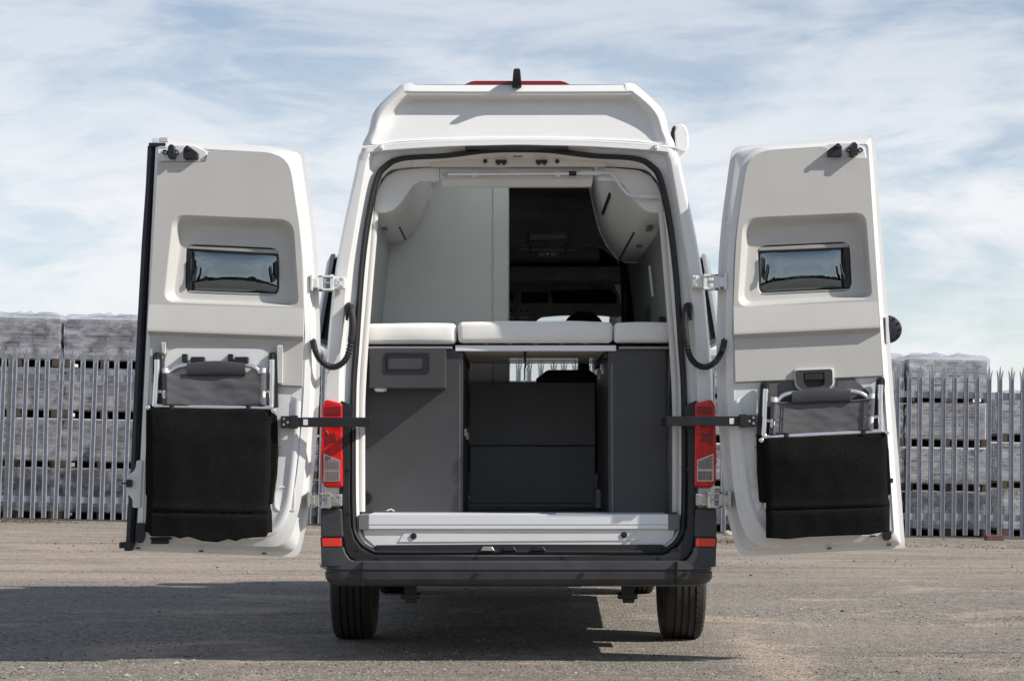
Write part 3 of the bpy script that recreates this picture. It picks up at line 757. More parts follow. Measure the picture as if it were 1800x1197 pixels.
for x, y in ((619, 1012), (1205, 1008), (836, 1010), (1023, 1009)):
    m = MB(); p = PT(x, y, YR - 0.05); m.lathe([(0.011, -0.002), (0.0105, -0.022)], (p.x, YR - 0.05, p.z), (0, 1, 0), 16); obj('parking_sensor', m, 'black_plastic', bump)
# black surround that follows the seal
ou = [(600, 704), (603, 900), (604, 945), (608, 966), (616, 979), (634, 987.5), (912, 988)]
inn = [(622, 714), (614, 760), (613.5, 880), (615, 925), (622, 948), (636, 967), (660, 977), (912, 979)]
for s in (0, 1):
    f = (lambda x: x) if s == 0 else mir
    pass
poly = [(x, y) for x, y in ou] + [(mir(x), y) for x, y in reversed(ou[:-1])] + [(mir(x), y) for x, y in inn] + [(x, y) for x, y in reversed(inn[:-1])]
m = MB(); m.pprism(poly, YR - 0.022, YR + 0.05); sur = obj('lower_surround', m, 'bumper_dark', van, bevel=0.004)
for x, y in ((630, 965), (664, 980), (mir(630), 965), (mir(664), 980), (613, 825), (mir(613), 825), (838, 979.5), (990, 979.5), (613, 902), (mir(613), 902)):
    m = MB(); p = PT(x, y, YR - 0.022); m.lathe([(0.010, 0.002), (0.010, -0.004), (0.005, -0.005)], (p.x, YR - 0.022, p.z), (0, 1, 0), 14); obj('clip', m, 'black_plastic', sur)
# corner panels, reflectors, tail lamps
for s in (0, 1):
    f = (lambda x: x) if s == 0 else mir
    m = MB(); m.pprism([(f(x), y) for x, y in ((563.5, 893), (601, 893), (603.5, 945), (563.5, 945))], YR - 0.045, YR + 0.75); cp = obj('corner_panel', m, 'bumper_plastic', van, bevel=0.012, seg=3)
    m = MB(); m.pprism([(f(x), y) for x, y in ((564, 961), (604, 961), (607, 972), (615, 983), (634, 991), (634, 996), (565, 996))], YR - 0.048, YR + 0.75); obj('bumper_corner', m, 'bumper_plastic', van, bevel=0.012, seg=3)
    m = MB(); m.pprism([(f(x), y) for x, y in ((563, 944), (602.5, 944), (603, 961.5), (564, 961.5))], YR - 0.04, YR + 0.05); rf = obj('reflector_housing', m, 'black_plastic', van)
    m = MB(); m.pprism([(f(x), y) for x, y in ((565, 946), (600, 945.5), (600.5, 960.5), (566, 960.5))], YR - 0.05, YR - 0.03); obj('reflector', m, 'reflector_red', rf, bevel=0.005)
    LP = [(572, 701.5), (601.5, 709), (602.5, 857), (571, 857), (565, 846), (563.5, 800), (566, 713)]
    m = MB(); m.pprism([(f(x), y) for x, y in LP], YR - 0.04, YR + 0.10); lamp = obj('tail_lamp', m, 'lamp_red', van, bevel=0.012, seg=3)
    m = MB(); m.pprism([(f(x), y) for x, y in ((571, 715), (599, 714), (600, 729), (571, 729))], YR - 0.044, YR); obj('upper_lens', m, 'lamp_dark_red', lamp, bevel=0.003)
    m = MB(); m.pprism([(f(x), y) for x, y in ((571, 753), (578, 762), (590, 762), (592, 776), (581, 777), (571, 786))], YR - 0.0435, YR); obj('inner_lens', m, 'lamp_dark_red', lamp, bevel=0.003)
    m = MB(); m.pprism([(f(x), y) for x, y in ((569, 797), (598, 808.5), (598, 846), (569, 846))], YR - 0.0445, YR); obj('lens_bezel', m, 'chrome', lamp, bevel=0.002)
    for yy0, yy0b, yy1 in ((800, 810.5, 824), (828, 828, 844)):
        m = MB(); m.pprism([(f(x), y) for x, y in ((571, yy0), (596.5, yy0b), (596.5, yy1), (571, yy1))], YR - 0.0475, YR); obj('clear_lens', m, 'lamp_clear', lamp, bevel=0.002)
        for k in range(8):
            x = 573 + k * 3.1
            m = MB(); m.pbox(min(f(x), f(x + 0.9)), max(f(x), f(x + 0.9)), yy0b + 1, yy1 - 1, YR - 0.049, YR - 0.046); obj('lens_rib', m, 'lamp_clear', lamp)

# ---- threshold and painted sill panel
m = MB(); m.pbox(648, 1175, 903.5, 930, YR + 0.045, YR + 0.40); th = obj('threshold', m, 'aluminium', van, bevel=0.004)
m = MB(); m.pbox(648, 1175, 921, 922.2, YR + 0.0435, YR + 0.10); obj('threshold_groove', m, 'steel', th)
for a, b in ((630, 648.3), (1174.7, 1195)):
    m = MB(); m.pbox(a, b, 904.5, 931, YR + 0.043, YR + 0.30); obj('threshold_end', m, 'shelf_grey', th, bevel=0.003)
SILL = [(637, 929), (1187, 929), (1183, 945), (1165, 961), (912, 966), (659, 961), (641, 945)]
m = MB(); m.pprism(SILL, YR + 0.062, YR + 0.2); sp = obj('sill_face', m, 'white_paint', van, bevel=0.004)
m = MB(); m.pprism([(700, 952), (712, 933), (795, 933), (805, 937), (1020, 937), (1030, 932), (1112, 932), (1123, 948), (1118, 950), (702, 953)], YR + 0.057, YR + 0.1); obj('sill_emboss', m, 'white_paint', sp, bevel=0.006)
m = MB(); m.pprism([(657, 962), (661, 958), (720, 957.5), (900, 956.5), (1165, 957), (1170, 961), (1160, 967), (912, 971), (668, 968)], YR + 0.04, YR + 0.1); obj('sill_seal', m, 'rubber', sp, bevel=0.004)
for x, y in ((727, 942), (1097, 940)):
    m = MB(); p = PT(x, y, YR + 0.057); m.lathe([(0.016, 0.0), (0.0155, -0.006), (0.012, -0.007)], (p.x, YR + 0.057, p.z), (0, 1, 0), 20); obj('rubber_plug', m, 'black_plastic', sp)
for x in (857, 895, 947):
    m = MB(); m.pprism([(x - 13, 968), (x - 8, 960.5), (x + 8, 960.5), (x + 13, 968)], YR + 0.02, YR + 0.05); obj('striker', m, 'black_plastic' if x > 860 else 'steel', sp, bevel=0.003)

# ---- hinges, check arms, cable grommets
def hinge(x0, y0, s, m_, name):          # s=0 left side (body leaf at the right)
    f = (lambda dx: x0 + dx) if s == 0 else (lambda dx: mir(x0 + dx))
    pb = lambda mb, a, b, c, d, Y0, Y1: mb.pbox(min(f(a), f(b)), max(f(a), f(b)), y0 + c, y0 + d, Y0, Y1)
    h = MB(); pb(h, 4, 27, -11, 11, YR - 0.065, YR - 0.008); ho = obj(name, h, m_, van, bevel=0.006, seg=3)
    a = MB()
    pb(a, -21, 7, -13, -9, YR - 0.085, YR - 0.02); pb(a, -21, 7, 10, 14, YR - 0.085, YR - 0.02); pb(a, -22, -13, -13, 14, YR - 0.085, YR - 0.03)
    pb(a, -14, 4, -2, 1.5, YR - 0.07, YR - 0.03); pb(a, 0, 7, -13, 14, YR - 0.08, YR - 0.03)
    obj('hinge_arm', a, m_, ho, bevel=0.003)
    a = MB(); p = PT(f(3), y0 - 14, YR - 0.06); q = PT(f(3), y0 + 15, YR - 0.06); a.tube([p, q], 0.009, 12); obj('hinge_pin', a, m_, ho)
    a = MB(); pb(a, -35, -30, -15, 14, YR - 0.10, YR - 0.02); pb(a, -31, -21, -8, 9, YR - 0.095, YR - 0.05); obj('door_leaf', a, m_, ho, bevel=0.004)
    for dx, dy, r in ((11, -5.5, 0.008), (14, 0, 0.013), (21, -7, 0.008), (21, 6, 0.008)):
        p = PT(f(dx + 0), y0 + dy, YR - 0.065); a = MB(); a.lathe([(r, 0.002), (r, -0.005), (r * 0.6, -0.006), (r * 0.55, -0.003)], (p.x, YR - 0.065, p.z), (0, 1, 0), 16); obj('bolt', a, m_, ho)
hinge(580, 497, 0, 'white_paint', 'door_hinge'); hinge(580, 495, 1, 'white_paint', 'door_hinge')
hinge(574, 879, 0, 'steel', 'door_hinge'); hinge(573, 878, 1, 'steel', 'door_hinge')
for s in (0, 1):
    f = (lambda x: x) if s == 0 else mir
    dy = 0 if s == 0 else -2
    pb = lambda mb, a, b, c, d, Y0, Y1: mb.pbox(min(f(a), f(b)), max(f(a), f(b)), c + dy, d + dy, Y0, Y1)
    m = MB(); pb(m, 516, 652, 733.5, 750.5, YR - 0.165, YR - 0.145); arm = obj('check_arm', m, 'black_plastic', van, bevel=0.003)
    m = MB(); pb(m, 640, 651, 734.5, 749.5, YR - 0.146, YR + 0.22); obj('arm_mount', m, 'black_plastic', arm, bevel=0.003)
    m = MB(); pb(m, 493, 519, 731, 752, YR - 0.175, YR - 0.09); pb(m, 510, 523, 730, 753, YR - 0.18, YR - 0.14); obj('arm_bracket', m, 'black_plastic', arm, bevel=0.004)
    m = MB(); pb(m, 533, 541, 737, 747, YR - 0.1675, YR - 0.16); obj('arm_label', m, 'white_plastic', arm)
    for x, y in ((499, 736), (499, 746), (506, 742)):
        p = PT(f(x), y + dy, YR - 0.176); m = MB(); m.lathe([(0.006, 0.004), (0.006, -0.003)], (p.x, YR - 0.176, p.z), (0, 1, 0), 10); obj('rivet', m, 'steel', arm)
    # corrugated cable hose between pillar and door
    pth = [(612, 535), (617, 545), (620, 570), (617, 600), (611, 625), (602, 638), (590, 644.5), (578, 644), (566, 636), (558, 625), (553, 612), (550, 598)]
    dep = [0.02, -0.02, -0.035, -0.04, -0.05, -0.06, -0.07, -0.08, -0.09, -0.09, -0.09, -0.085]
    pts3 = [PT(f(x), y, YR + d) for (x, y), d in zip(pth, dep)]
    c = [Vector(p) for p in cat([tuple(p) for p in pts3], 16, False)]
    rad = []
    for i in range(len(c)):
        if i < 16 * 3: rad.append(0.0185 if i > 10 else 0.012 + 0.001 * i)
        elif i > 16 * 10: rad.append(0.0155)
        else: rad.append(0.0150 + 0.0020 * (1 if i % 4 < 2 else -1))
    m = MB(); m.tube(c, rad, 12); hose = obj('cable_hose', m, 'rubber', van, angle=25)
    for (x0, y0, x1, y1, x2, y2, d) in ((607, 536, 612, 536, 611, 563, -0.015), (549, 592, 553, 596, 556, 620, -0.10)):
        m = MB(); m.pprism([(f(x0), y0), (f(x1), y1), (f(x2), y2), (f(x0), y2)], YR + d - 0.02, YR + d + 0.02); obj('grommet', m, 'rubber', hose, bevel=0.008)
    # bulged side window with its black frame
    m = MB(); wl = []
    for Y, o_ in ((10.05, 0.0), (11.35, 0.0)):
        pass
    WY0, WY1 = 10.1, 11.3
    q = [PT(x, y, WY0) for x, y in ((597, 445), (575, 603))]
    s_ = -1 if s == 0 else 1
    def sidept(y_px, out, Y):            # point on the body side line at the height of y_px
        p = PT(0, y_px, WY0); x = PT(602.0 + (574.5 - 602.0) * (y_px - 441) / (603 - 441), y_px, WY0).x
        return Vector((XC + s_ * (XC - x + out), Y, p.z))
    for nm, o0, o1, ya, yb, mt in (('side_window_frame', -0.05, 0.040, 442, 598, 'seal_rubber'), ('side_window', 0.036, 0.075, 446, 603, 'acrylic_body')):
        loops = []
        for (dy_, dz_) in ((0, 0),):
            lo = [sidept(ya, o0, WY0), sidept(yb, o0, WY0), sidept(yb, o0, WY1), sidept(ya, o0, WY1)]
            mid = [sidept(ya, (o0 + o1) / 2, WY0), sidept(yb, (o0 + o1) / 2, WY0), sidept(yb, (o0 + o1) / 2, WY1), sidept(ya, (o0 + o1) / 2, WY1)]
            hi = [sidept(ya + 14, o1, WY0 + 0.03), sidept(yb - 4, o1, WY0 + 0.03), sidept(yb - 4, o1, WY1 - 0.03), sidept(ya + 14, o1, WY1 - 0.03)]
            loops = [lo, mid, hi]
        m = MB(); m.rings(loops, True, True, True)
        obj(nm, m, 'seal_rubber' if mt == 'seal_rubber' else 'window_grey', van, bevel=0.006)
# awning along the right roof edge
ap = [(1178, 234), (1181, 224), (1187, 219), (1199, 217.5), (1206, 222), (1210, 233), (1211.5, 256), (1205, 271), (1194, 290), (1190, 262), (1181, 250)]
m = MB(); m.pprism(ap, 10.0, 13.0); aw = obj('awning_case', m, 'white_paint', van, bevel=0.010, seg=3)
m = MB(); m.pprism([(1179, 234), (1181.5, 225), (1187, 220), (1187, 262), (1181, 250)], 9.985, 10.0); obj('awning_end', m, 'seal_rubber', aw)
m = MB(); m.pprism([(1186, 233), (1189, 221), (1199, 218.5), (1205.5, 223), (1209.5, 234), (1210.5, 256), (1205, 268), (1188, 262)], 9.975, 10.0); obj('awning_cap', m, 'white_plastic', aw, bevel=0.008)

# ================================================================ INTERIOR
zfloor = PT(912, 904, 9.75).z
m = MB(); m.box(XC - 0.86, XC + 0.86, YR + 0.2, 14.9, zfloor - 0.06, zfloor - 0.012); obj('cabin_floor', m, 'anthracite_deep', van)
zc = ZT - 0.10
m = MB()
for a, b, c, d in ((-0.60, 0.60, YR + 0.17, 10.07), (-0.60, 0.60, 11.23, 13.1), (-0.60, -0.42, 10.07, 11.23), (0.42, 0.60, 10.07, 11.23)): m.box(XC + a, XC + b, c, d, zc - 0.02, zc)
m.v = m.v; obj('ceiling_liner', m, 'wall_liner', van)
m = MB()
m.rings([[Vector((XC + sx * w, 10.65 + sy * l, z)) for sx, sy in ((-1, -1), (1, -1), (1, 1), (-1, 1))] for w, l, z in ((0.42, 0.58, zc - 0.03), (0.42, 0.58, ZT + 0.02), (0.47, 0.63, ZT + 0.02), (0.47, 0.63, ZT - 0.01))]); hf = obj('roof_hatch', m, 'white_plastic', van)
m = MB(); m.rings([[Vector((XC + sx * w, 10.65 + sy * l, z)) for sx, sy in ((-1, -1), (1, -1), (1, 1), (-1, 1))] for w, l, z in ((0.445, 0.605, ZT + 0.02), (0.43, 0.59, ZT + 0.045), (0.3, 0.4, ZT + 0.055))], True, False, True); obj('hatch_dome', m, 'milky_acrylic', hf)
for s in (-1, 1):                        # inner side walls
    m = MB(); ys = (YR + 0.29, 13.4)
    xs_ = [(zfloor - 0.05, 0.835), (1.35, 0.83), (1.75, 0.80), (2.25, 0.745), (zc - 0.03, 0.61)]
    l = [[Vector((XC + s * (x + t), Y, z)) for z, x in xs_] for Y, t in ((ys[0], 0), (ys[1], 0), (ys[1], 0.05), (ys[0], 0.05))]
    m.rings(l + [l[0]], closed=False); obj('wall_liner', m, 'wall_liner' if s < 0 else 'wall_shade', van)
for s in (0, 1):                         # padded inner pillar trims
    f = (lambda x: x) if s == 0 else mir
    pl = [(631.5, 899), (631.5, 760), (632, 700), (637, 610), (646, 492), (652.5, 415), (656, 372)]
    m = MB(); c = P3([tuple((f(p[0]) , p[1])) for p in cat([(x + 4.5, y) for x, y in pl], 5, False)], YR + 0.17)
    m.tube(c, 0.017, 10); obj('pillar_trim', m, 'inner_trim', van)
# header lining with locks
m = MB(); m.pprism([(757, 275), (820, 273), (852, 270), (972, 270), (1004, 273), (1066, 275), (1066, 292.5), (757, 292.5)], YR + 0.10, YR + 0.14); hd = obj('header_cover', m, 'header_bounce_warm', van, bevel=0.004)
for x in (853, 979.5):
    p = PT(x, 284, YR + 0.10); m = MB(); m.lathe([(0.011, 0.002), (0.011, -0.006), (0.007, -0.007)], (p.x, YR + 0.10, p.z), (0, 1, 0), 16); obj('buffer', m, 'black_plastic', hd)
for x in (881, 952):
    m = MB(); m.pbox(x - 10, x + 10, 281, 287.5, YR + 0.092, YR + 0.12); m.pbox(x - 7, x - 3, 285, 290, YR + 0.085, YR + 0.11); m.pbox(x + 3, x + 7, 285, 290, YR + 0.085, YR + 0.11); obj('lock_plate', m, 'black_plastic', hd, bevel=0.002)
m = MB(); m.pprism(rpoly([(900, 271.5, 3), (920, 271.5, 3), (918, 276, 2), (902, 276, 2)]), YR + 0.088, YR + 0.12); obj('lock_cover', m, 'bumper_dark', hd)
# rear lockers: corner panels, centre panel, bodies
YL = YR + 0.17
lc = [(657, 374), (660, 345), (668, 325), (680, 309), (700, 299.5), (740, 295.5), (772.5, 294.5), (772.5, 318), (738, 319), (727, 325), (716, 340), (704, 357), (690, 370), (676, 374)]
for s in (0, 1):
    f = (lambda x: x) if s == 0 else mir
    m = MB(); m.pprism([(f(x), y) for x, y in lc], YL, YL + 0.05); obj('locker_corner', m, 'white_plastic', van, bevel=0.006, seg=3)
m = MB(); m.pprism([(773.5, 294.5), (1043, 294.5), (1043, 312), (1040, 328), (777, 328), (773.5, 312)], YL - 0.002, YL + 0.05); obj('locker_front', m, 'white_plastic', van, bevel=0.006, seg=3)
m = MB(); m.pprism([(774.3, 314), (1042.3, 314), (1039.5, 327.6), (777.5, 327.6)], YL - 0.006, YL); obj('locker_lip', m, 'header_bounce_warm', van, bevel=0.003)
def locker(near, far, Yfar, Ymid):
    fp = [PT(x, y, Yfar) for x, y in cat(far, 5, False)]
    l0 = P3([tuple(p) for p in cat(near, 5, False)], YL + 0.05)
    l1 = [Vector((p.x, Ymid, p.z)) for p in fp]; l2 = [Vector((p.x, Yfar, p.z)) for p in fp]
    lm = [a * 0.5 + b * 0.5 for a, b in zip(l0, l1)]
    m = MB(); m.rings([l0, lm, l1, l2], closed=False); m.plate(l2, [])
    return obj('overhead_locker', m, 'inner_trim', van, angle=35)
lk = locker([(772, 318), (738, 319), (727, 325), (716, 340), (704, 357), (690, 370), (676, 374), (655, 374)],
            [(760, 326), (757, 335), (748, 366), (736, 395), (722, 413), (708, 424), (690, 428), (650, 428)], 11.25, 10.35)
rk = locker([(1051, 318), (1085, 319), (1096, 325), (1107, 340), (1119, 357), (1133, 370), (1147, 374), (1168, 374)],
            [(1036, 322), (1040, 345), (1047, 378), (1055, 405), (1068, 432), (1084, 452), (1099, 460), (1140, 460)], 11.9, 10.4)
def along(px, py, Yref, Y): p = PT(px, py, Yref); return Vector((p.x, Y, p.z))
m = MB(); m.tube([along(713, 421.5, 11.25, 10.65), along(713, 421.5, 11.25, 11.24)], 0.006, 6); obj('door_gap', m, 'black_plastic', lk)
m = MB(); m.tube([along(1089, 456, 11.9, 10.46), along(1089, 456, 11.9, 11.89)], 0.007, 6); obj('door_gap', m, 'black_plastic', rk)
m = MB(); m.tube([along(1052, 397, 11.9, 10.45), along(1052, 397, 11.9, 11.3)], 0.011, 6); obj('lid_rail', m, 'black_plastic', rk)
m = MB(); m.tube([along(1035, 322, 11.9, 11.91), along(1047, 378, 11.9, 11.91), along(1054.5, 405, 11.9, 11.91), along(1067.5, 432, 11.9, 11.91), along(1083.5, 452.5, 11.9, 11.91), along(1099, 460.8, 11.9, 11.91), along(1140, 460.8, 11.9, 11.91)], 0.006, 6); obj('edge_trim', m, 'white_plastic', rk)
for o_, (px, py, Yr, Y) in ((rk, (1107, 460, 11.9, 10.2)), (rk, (1107, 460, 11.9, 11.0)), (lk, (690, 428, 11.25, 10.5))):
    p = along(px, py, Yr, Y); m = MB(); m.box(p.x - 0.016, p.x + 0.016, Y - 0.06, Y + 0.06, p.z - 0.006, p.z + 0.002); obj('catch', m, 'shelf_grey', o_)
m = MB(); m.pprism([(740, 331), (757, 330), (758, 338), (752, 352), (745, 340)], 11.22, 11.3); obj('lid_stay', m, 'white_plastic', lk, bevel=0.004)
# bath wall and its end post
YB = 11.30
m = MB(); a, b = PT(636, 600, YB), PT(866, 322, YB); m.box(a.x, b.x, YB, YB + 0.03, 1.2, zc); bw = obj('bathroom_wall', m, 'wall_panel', van, bevel=0.003)
m = MB(); a, b = PT(865, 600, YB), PT(895, 322, YB); m.box(a.x, b.x, YB - 0.012, YB + 1.7, 1.1, zc); obj('end_post', m, 'wall_panel', bw, bevel=0.012, seg=3)
m = MB(); m.pprism([(655, 428), (672, 428), (673, 440), (668, 443), (661, 443)], 11.1, 11.28); obj('reading_lamp', m, 'shelf_grey', van, bevel=0.008)
# ---- forward: loft bed over the cab, headlining, curtain, seats
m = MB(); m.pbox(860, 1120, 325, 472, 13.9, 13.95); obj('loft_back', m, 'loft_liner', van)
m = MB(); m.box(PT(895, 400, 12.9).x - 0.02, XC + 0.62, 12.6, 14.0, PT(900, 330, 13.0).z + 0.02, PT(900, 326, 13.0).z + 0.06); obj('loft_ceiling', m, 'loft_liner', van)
m = MB(); m.pprism([(880, 434), (896, 434.5), (900, 434), (928, 434), (945, 432), (958, 431.5), (972, 434), (1048, 436.5), (1054, 439), (1054, 454), (880, 454)], 12.9, 13.8); lf = obj('loft_shelf', m, 'shelf_grey', van, bevel=0.008)
m = MB(); m.pbox(912, 1011, 437, 441, 12.89, 12.91); obj('grip_strip', m, 'dark_liner', lf)
m = MB(); p = PT(962, 447, 12.9); m.lathe([(0.011, 0.0), (0.011, -0.012), (0.006, -0.016)], (p.x, 12.9, p.z), (0, 1, 0), 14); obj('lock', m, 'chrome', lf)
for a, b in ((948, 957), (968, 978)):
    m = MB(); m.pbox(a, b, 444, 450, 12.894, 12.91); obj('lock_label', m, 'wall_liner', lf)
m = MB(); p, q = PT(930, 417, 12.85), PT(996, 416, 12.85); m.tube([p, q], 0.028, 14); ro = obj('rolled_net', m, 'wall_liner', van)
for x in (928, 998.5):
    m = MB(); m.pbox(x - 3, x + 3, 404, 428, 12.8, 12.87); obj('roll_end', m, 'shelf_grey', ro, bevel=0.008)
for x in (932, 995):
    m = MB(); m.tube([PT(x, 428, 12.86), PT(x, 446, 12.88)], 0.004, 6); obj('net_strap', m, 'black_plastic', ro)
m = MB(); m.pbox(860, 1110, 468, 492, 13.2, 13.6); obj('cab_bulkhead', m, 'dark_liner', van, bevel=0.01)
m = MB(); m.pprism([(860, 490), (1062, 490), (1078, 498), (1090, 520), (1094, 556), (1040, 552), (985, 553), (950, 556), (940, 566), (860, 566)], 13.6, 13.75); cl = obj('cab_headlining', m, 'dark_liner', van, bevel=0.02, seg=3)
m = MB(); m.pprism([(968, 511), (1074, 509), (1084, 522), (1082, 534), (972, 533)], 13.59, 13.62); obj('storage_slot', m, 'black_recess', cl)
m = MB(); m.pprism([(917, 514), (964, 513.5), (963, 532), (917, 533)], 13.585, 13.62); m.pprism([(898, 515), (902, 515), (902, 530), (898, 530)], 13.585, 13.62); obj('console_slot', m, 'loft_liner', cl, bevel=0.004)
for x in (898, 905, 916, 926):
    m = MB(); m.pbox(x - 2.5, x + 2.5, 544, 548, 13.592, 13.61); obj('switch', m, 'black_plastic', cl)
for a, b in ((897, 903), (914, 930)):
    m = MB(); m.pbox(a, b, 556, 560, 13.59, 13.61); obj('map_light', m, 'white_plastic', cl)
for i, (x, Y) in enumerate(((1096, 12.9), (1104, 12.86), (1112, 12.9))):
    m = MB(); pp = [(x - 6 + k * 1.5, Y + 0.02 * math.sin(k * 1.6)) for k in range(9)]
    b0 = [Vector((PT(px, 500, Y).x, yy, PT(900, 458, Y).z)) for px, yy in pp]; b1 = [Vector((PT(px + 10, 500, Y).x, yy, zfloor)) for px, yy in pp]
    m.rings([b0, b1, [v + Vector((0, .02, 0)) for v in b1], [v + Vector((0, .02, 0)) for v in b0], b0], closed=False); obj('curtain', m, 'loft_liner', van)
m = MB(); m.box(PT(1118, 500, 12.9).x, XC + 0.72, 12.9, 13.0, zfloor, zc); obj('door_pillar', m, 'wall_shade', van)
m = MB(); m.pprism([(1140, 467), (1143.5, 467), (1149.5, 520), (1146, 521)], 10.85, 10.88); obj('light_strip', m, 'white_plastic', van, bevel=0.002)
m = MB(); m.pprism([(1130, 558), (1143, 533), (1143, 575), (1130, 575)], 11.0, 11.04); obj('side_vent', m, 'black_plastic', van)
m = MB(); m.pbox(1158, 1170, 556, 570, 10.3, 10.34); obj('socket', m, 'black_plastic', van, bevel=0.004)
def seat(pxc, name, wide):
    m = MB(); Y = 13.55
    def ring(z, w, d, yo=0): return [Vector((c0 + w * math.copysign(abs(math.cos(t)) ** 0.6, math.cos(t)), Y + yo + d * math.copysign(abs(math.sin(t)) ** 0.6, math.sin(t)), z)) for t in [2 * math.pi * k / 20 for k in range(20)]]
    c0 = PT(pxc, 600, Y).x
    zt = PT(900, 650, Y).z - 0.0
    m.rings([ring(0.9, wide, 0.09), ring(1.2, wide, 0.08, .02), ring(zt - 0.06, wide * 0.92, 0.07, .05), ring(zt, wide * 0.6, 0.05, .06)], True, True, True)
    so = obj(name, m, 'loft_liner', van)
    return so, c0, zt
so, c0, zt = seat(1000, 'cab_seat', 0.25)
m = MB(); zh = PT(900, 550, 13.6).z
m.lathe([(0.10, -0.05), (0.15, -0.02), (0.155, 0.02), (0.10, 0.06)], (PT(1026, 560, 13.6).x, 13.6, zh - 0.14), (0, 1, 0), 20); obj('headrest', m, 'loft_liner', so)
m = MB(); m.tube([(PT(1026, 560, 13.6).x + dx, 13.62, zz) for dx, zz in ((0, zt - 0.05), (0, zh - 0.12))], 0.04, 8); obj('headrest_post', m, 'loft_liner', so)
m = MB(); m.pprism([(826, 649), (896, 649), (896, 690), (826, 690)], 13.2, 13.25); obj('bathroom_side', m, 'olive_panel', van)
m = MB(); m.pprism([(952, 690), (953, 660), (958, 652), (965, 651), (966, 690)], 13.4, 13.5); obj('swivel_seat', m, 'loft_liner', van, bevel=0.02)
m = MB(); m.box(XC - 0.85, XC + 0.85, 14.75, 15.0, 0.9, PT(900, 669, 14.75).z); obj('dashboard', m, 'loft_liner', van, bevel=0.05, seg=4)
# ---- garage under the bed
YF = 9.97; zb = zfloor - 0.012
def cab(px0, px1, py0, Y0, Y1, name, mt='anthracite'):
    a, b = PT(px0, py0, Y0), PT(px1, py0, Y0); m = MB(); m.box(a.x, b.x, Y0, Y1, zb, a.z); return obj(name, m, mt, van, bevel=0.003)
lc_ = cab(635, 814, 613, YF, 11.28, 'garage_cabinet')
m = MB(); m.pbox(807, 809, 640, 898, YF - 0.0015, YF + 0.002); obj('edge_band', m, 'anthracite_deep', lc_)
m = MB(); m.pbox(649, 783, 614, 682, YF - 0.17, YF + 0.002); bx_ = obj('switch_box', m, 'anthracite', lc_, bevel=0.003)
m = MB(); ro_ = rpoly([(677, 620, 3), (755, 620, 3), (755, 655, 3), (677, 655, 3)]); ri_ = rpoly([(679, 622, 3), (753, 622, 3), (753, 653, 3), (679, 653, 3)])
m.rings([P3(ro_, YF - 0.1695), P3(ro_, YF - 0.176), P3(ri_, YF - 0.176), P3(ri_, YF - 0.1695)]); 
ro_ = rpoly([(681, 624, 3), (749, 624, 3), (749, 650, 3), (681, 650, 3)]); ri_ = rpoly([(683, 626, 2.5), (747, 626, 2.5), (747, 648, 2.5), (683, 648, 2.5)])
m.rings([P3(ro_, YF - 0.1695), P3(ro_, YF - 0.180), P3(ri_, YF - 0.180), P3(ri_, YF - 0.1695)]); obj('flap_frame', m, 'bumper_dark', bx_)
m = MB(); m.pprism(ri_, YF - 0.174, YF - 0.168); obj('flap', m, 'anthracite', bx_)
m = MB(); p = PT(669, 682.5, YF - 0.11); m.lathe([(0.034, 0.0), (0.032, -0.012), (0.022, -0.018)], (p.x, YF - 0.11, p.z), (0, 0, 1), 18); obj('spot_lamp', m, 'spot_lens', bx_)
m = MB(); p = PT(641, 875, YF - 0.001); m.lathe([(0.034, 0.0), (0.034, -0.012), (0.026, -0.014), (0.024, -0.002)], (p.x + 0.006, YF, p.z), (0, 1, 0), 24); obj('cable_port', m, 'black_plastic', lc_)
m = MB(); m.tube(P3([(680, 897), (688, 894.5), (693, 898)], YF - 0.03), 0.003, 6); obj('cable_end', m, 'white_plastic', lc_)
rc_ = cab(1069, 1172, 613, YF, 11.28, 'garage_cabinet')
m = MB(); m.pbox(1075, 1077, 640, 898, YF - 0.0015, YF + 0.002); obj('edge_band', m, 'anthracite_deep', rc_)
for x, y, Y in ((1063, 648, 10.5), (1056, 657, 10.9)):
    m = MB(); p = PT(x, y, Y); m.box(PT(1069, 700, YF).x - 0.012, PT(1069, 700, YF).x + 0.001, Y, Y + 0.05, p.z - 0.03, p.z + 0.03); obj('latch', m, 'chrome', rc_)
for x, Y, y in ((817, 10.3, 760), (820.5, 10.7, 766)):
    m = MB(); p = PT(x, y, Y); m.box(PT(814, 700, YF).x - 0.001, PT(814, 700, YF).x + 0.012, Y, Y + 0.05, p.z - 0.02, p.z + 0.02); obj('latch', m, 'chrome', lc_)
YC = 11.22
for y0, y1 in ((672, 782.5), (784, 884)):
    m = MB(); m.pbox(826, 1046, y0, y1, YC, YC + 0.03); obj('partition_panel', m, 'anthracite_deep', van, bevel=0.004)
m = MB(); m.pbox(820, 1052, 884, 893, YC - 0.12, YC + 0.04); obj('floor_step', m, 'shelf_grey', van, bevel=0.01)
m = MB(); m.pbox(1047, 1066, 860, 893, 10.9, 11.1); obj('floor_bracket', m, 'dark_liner', van, bevel=0.004)
# right inner wall with a strap
m = MB(); m.pprism([(1173, 617), (1186, 617), (1196, 903), (1173, 903)], YF + 0.05, YF + 0.1); obj('side_lining', m, 'wall_liner', van)
m = MB(); m.pprism([(1181, 600), (1188, 600), (1184, 680), (1185, 735), (1175, 735), (1177, 680)], YF - 0.06, YF - 0.05); obj('belt_strap', m, 'loft_liner', van)
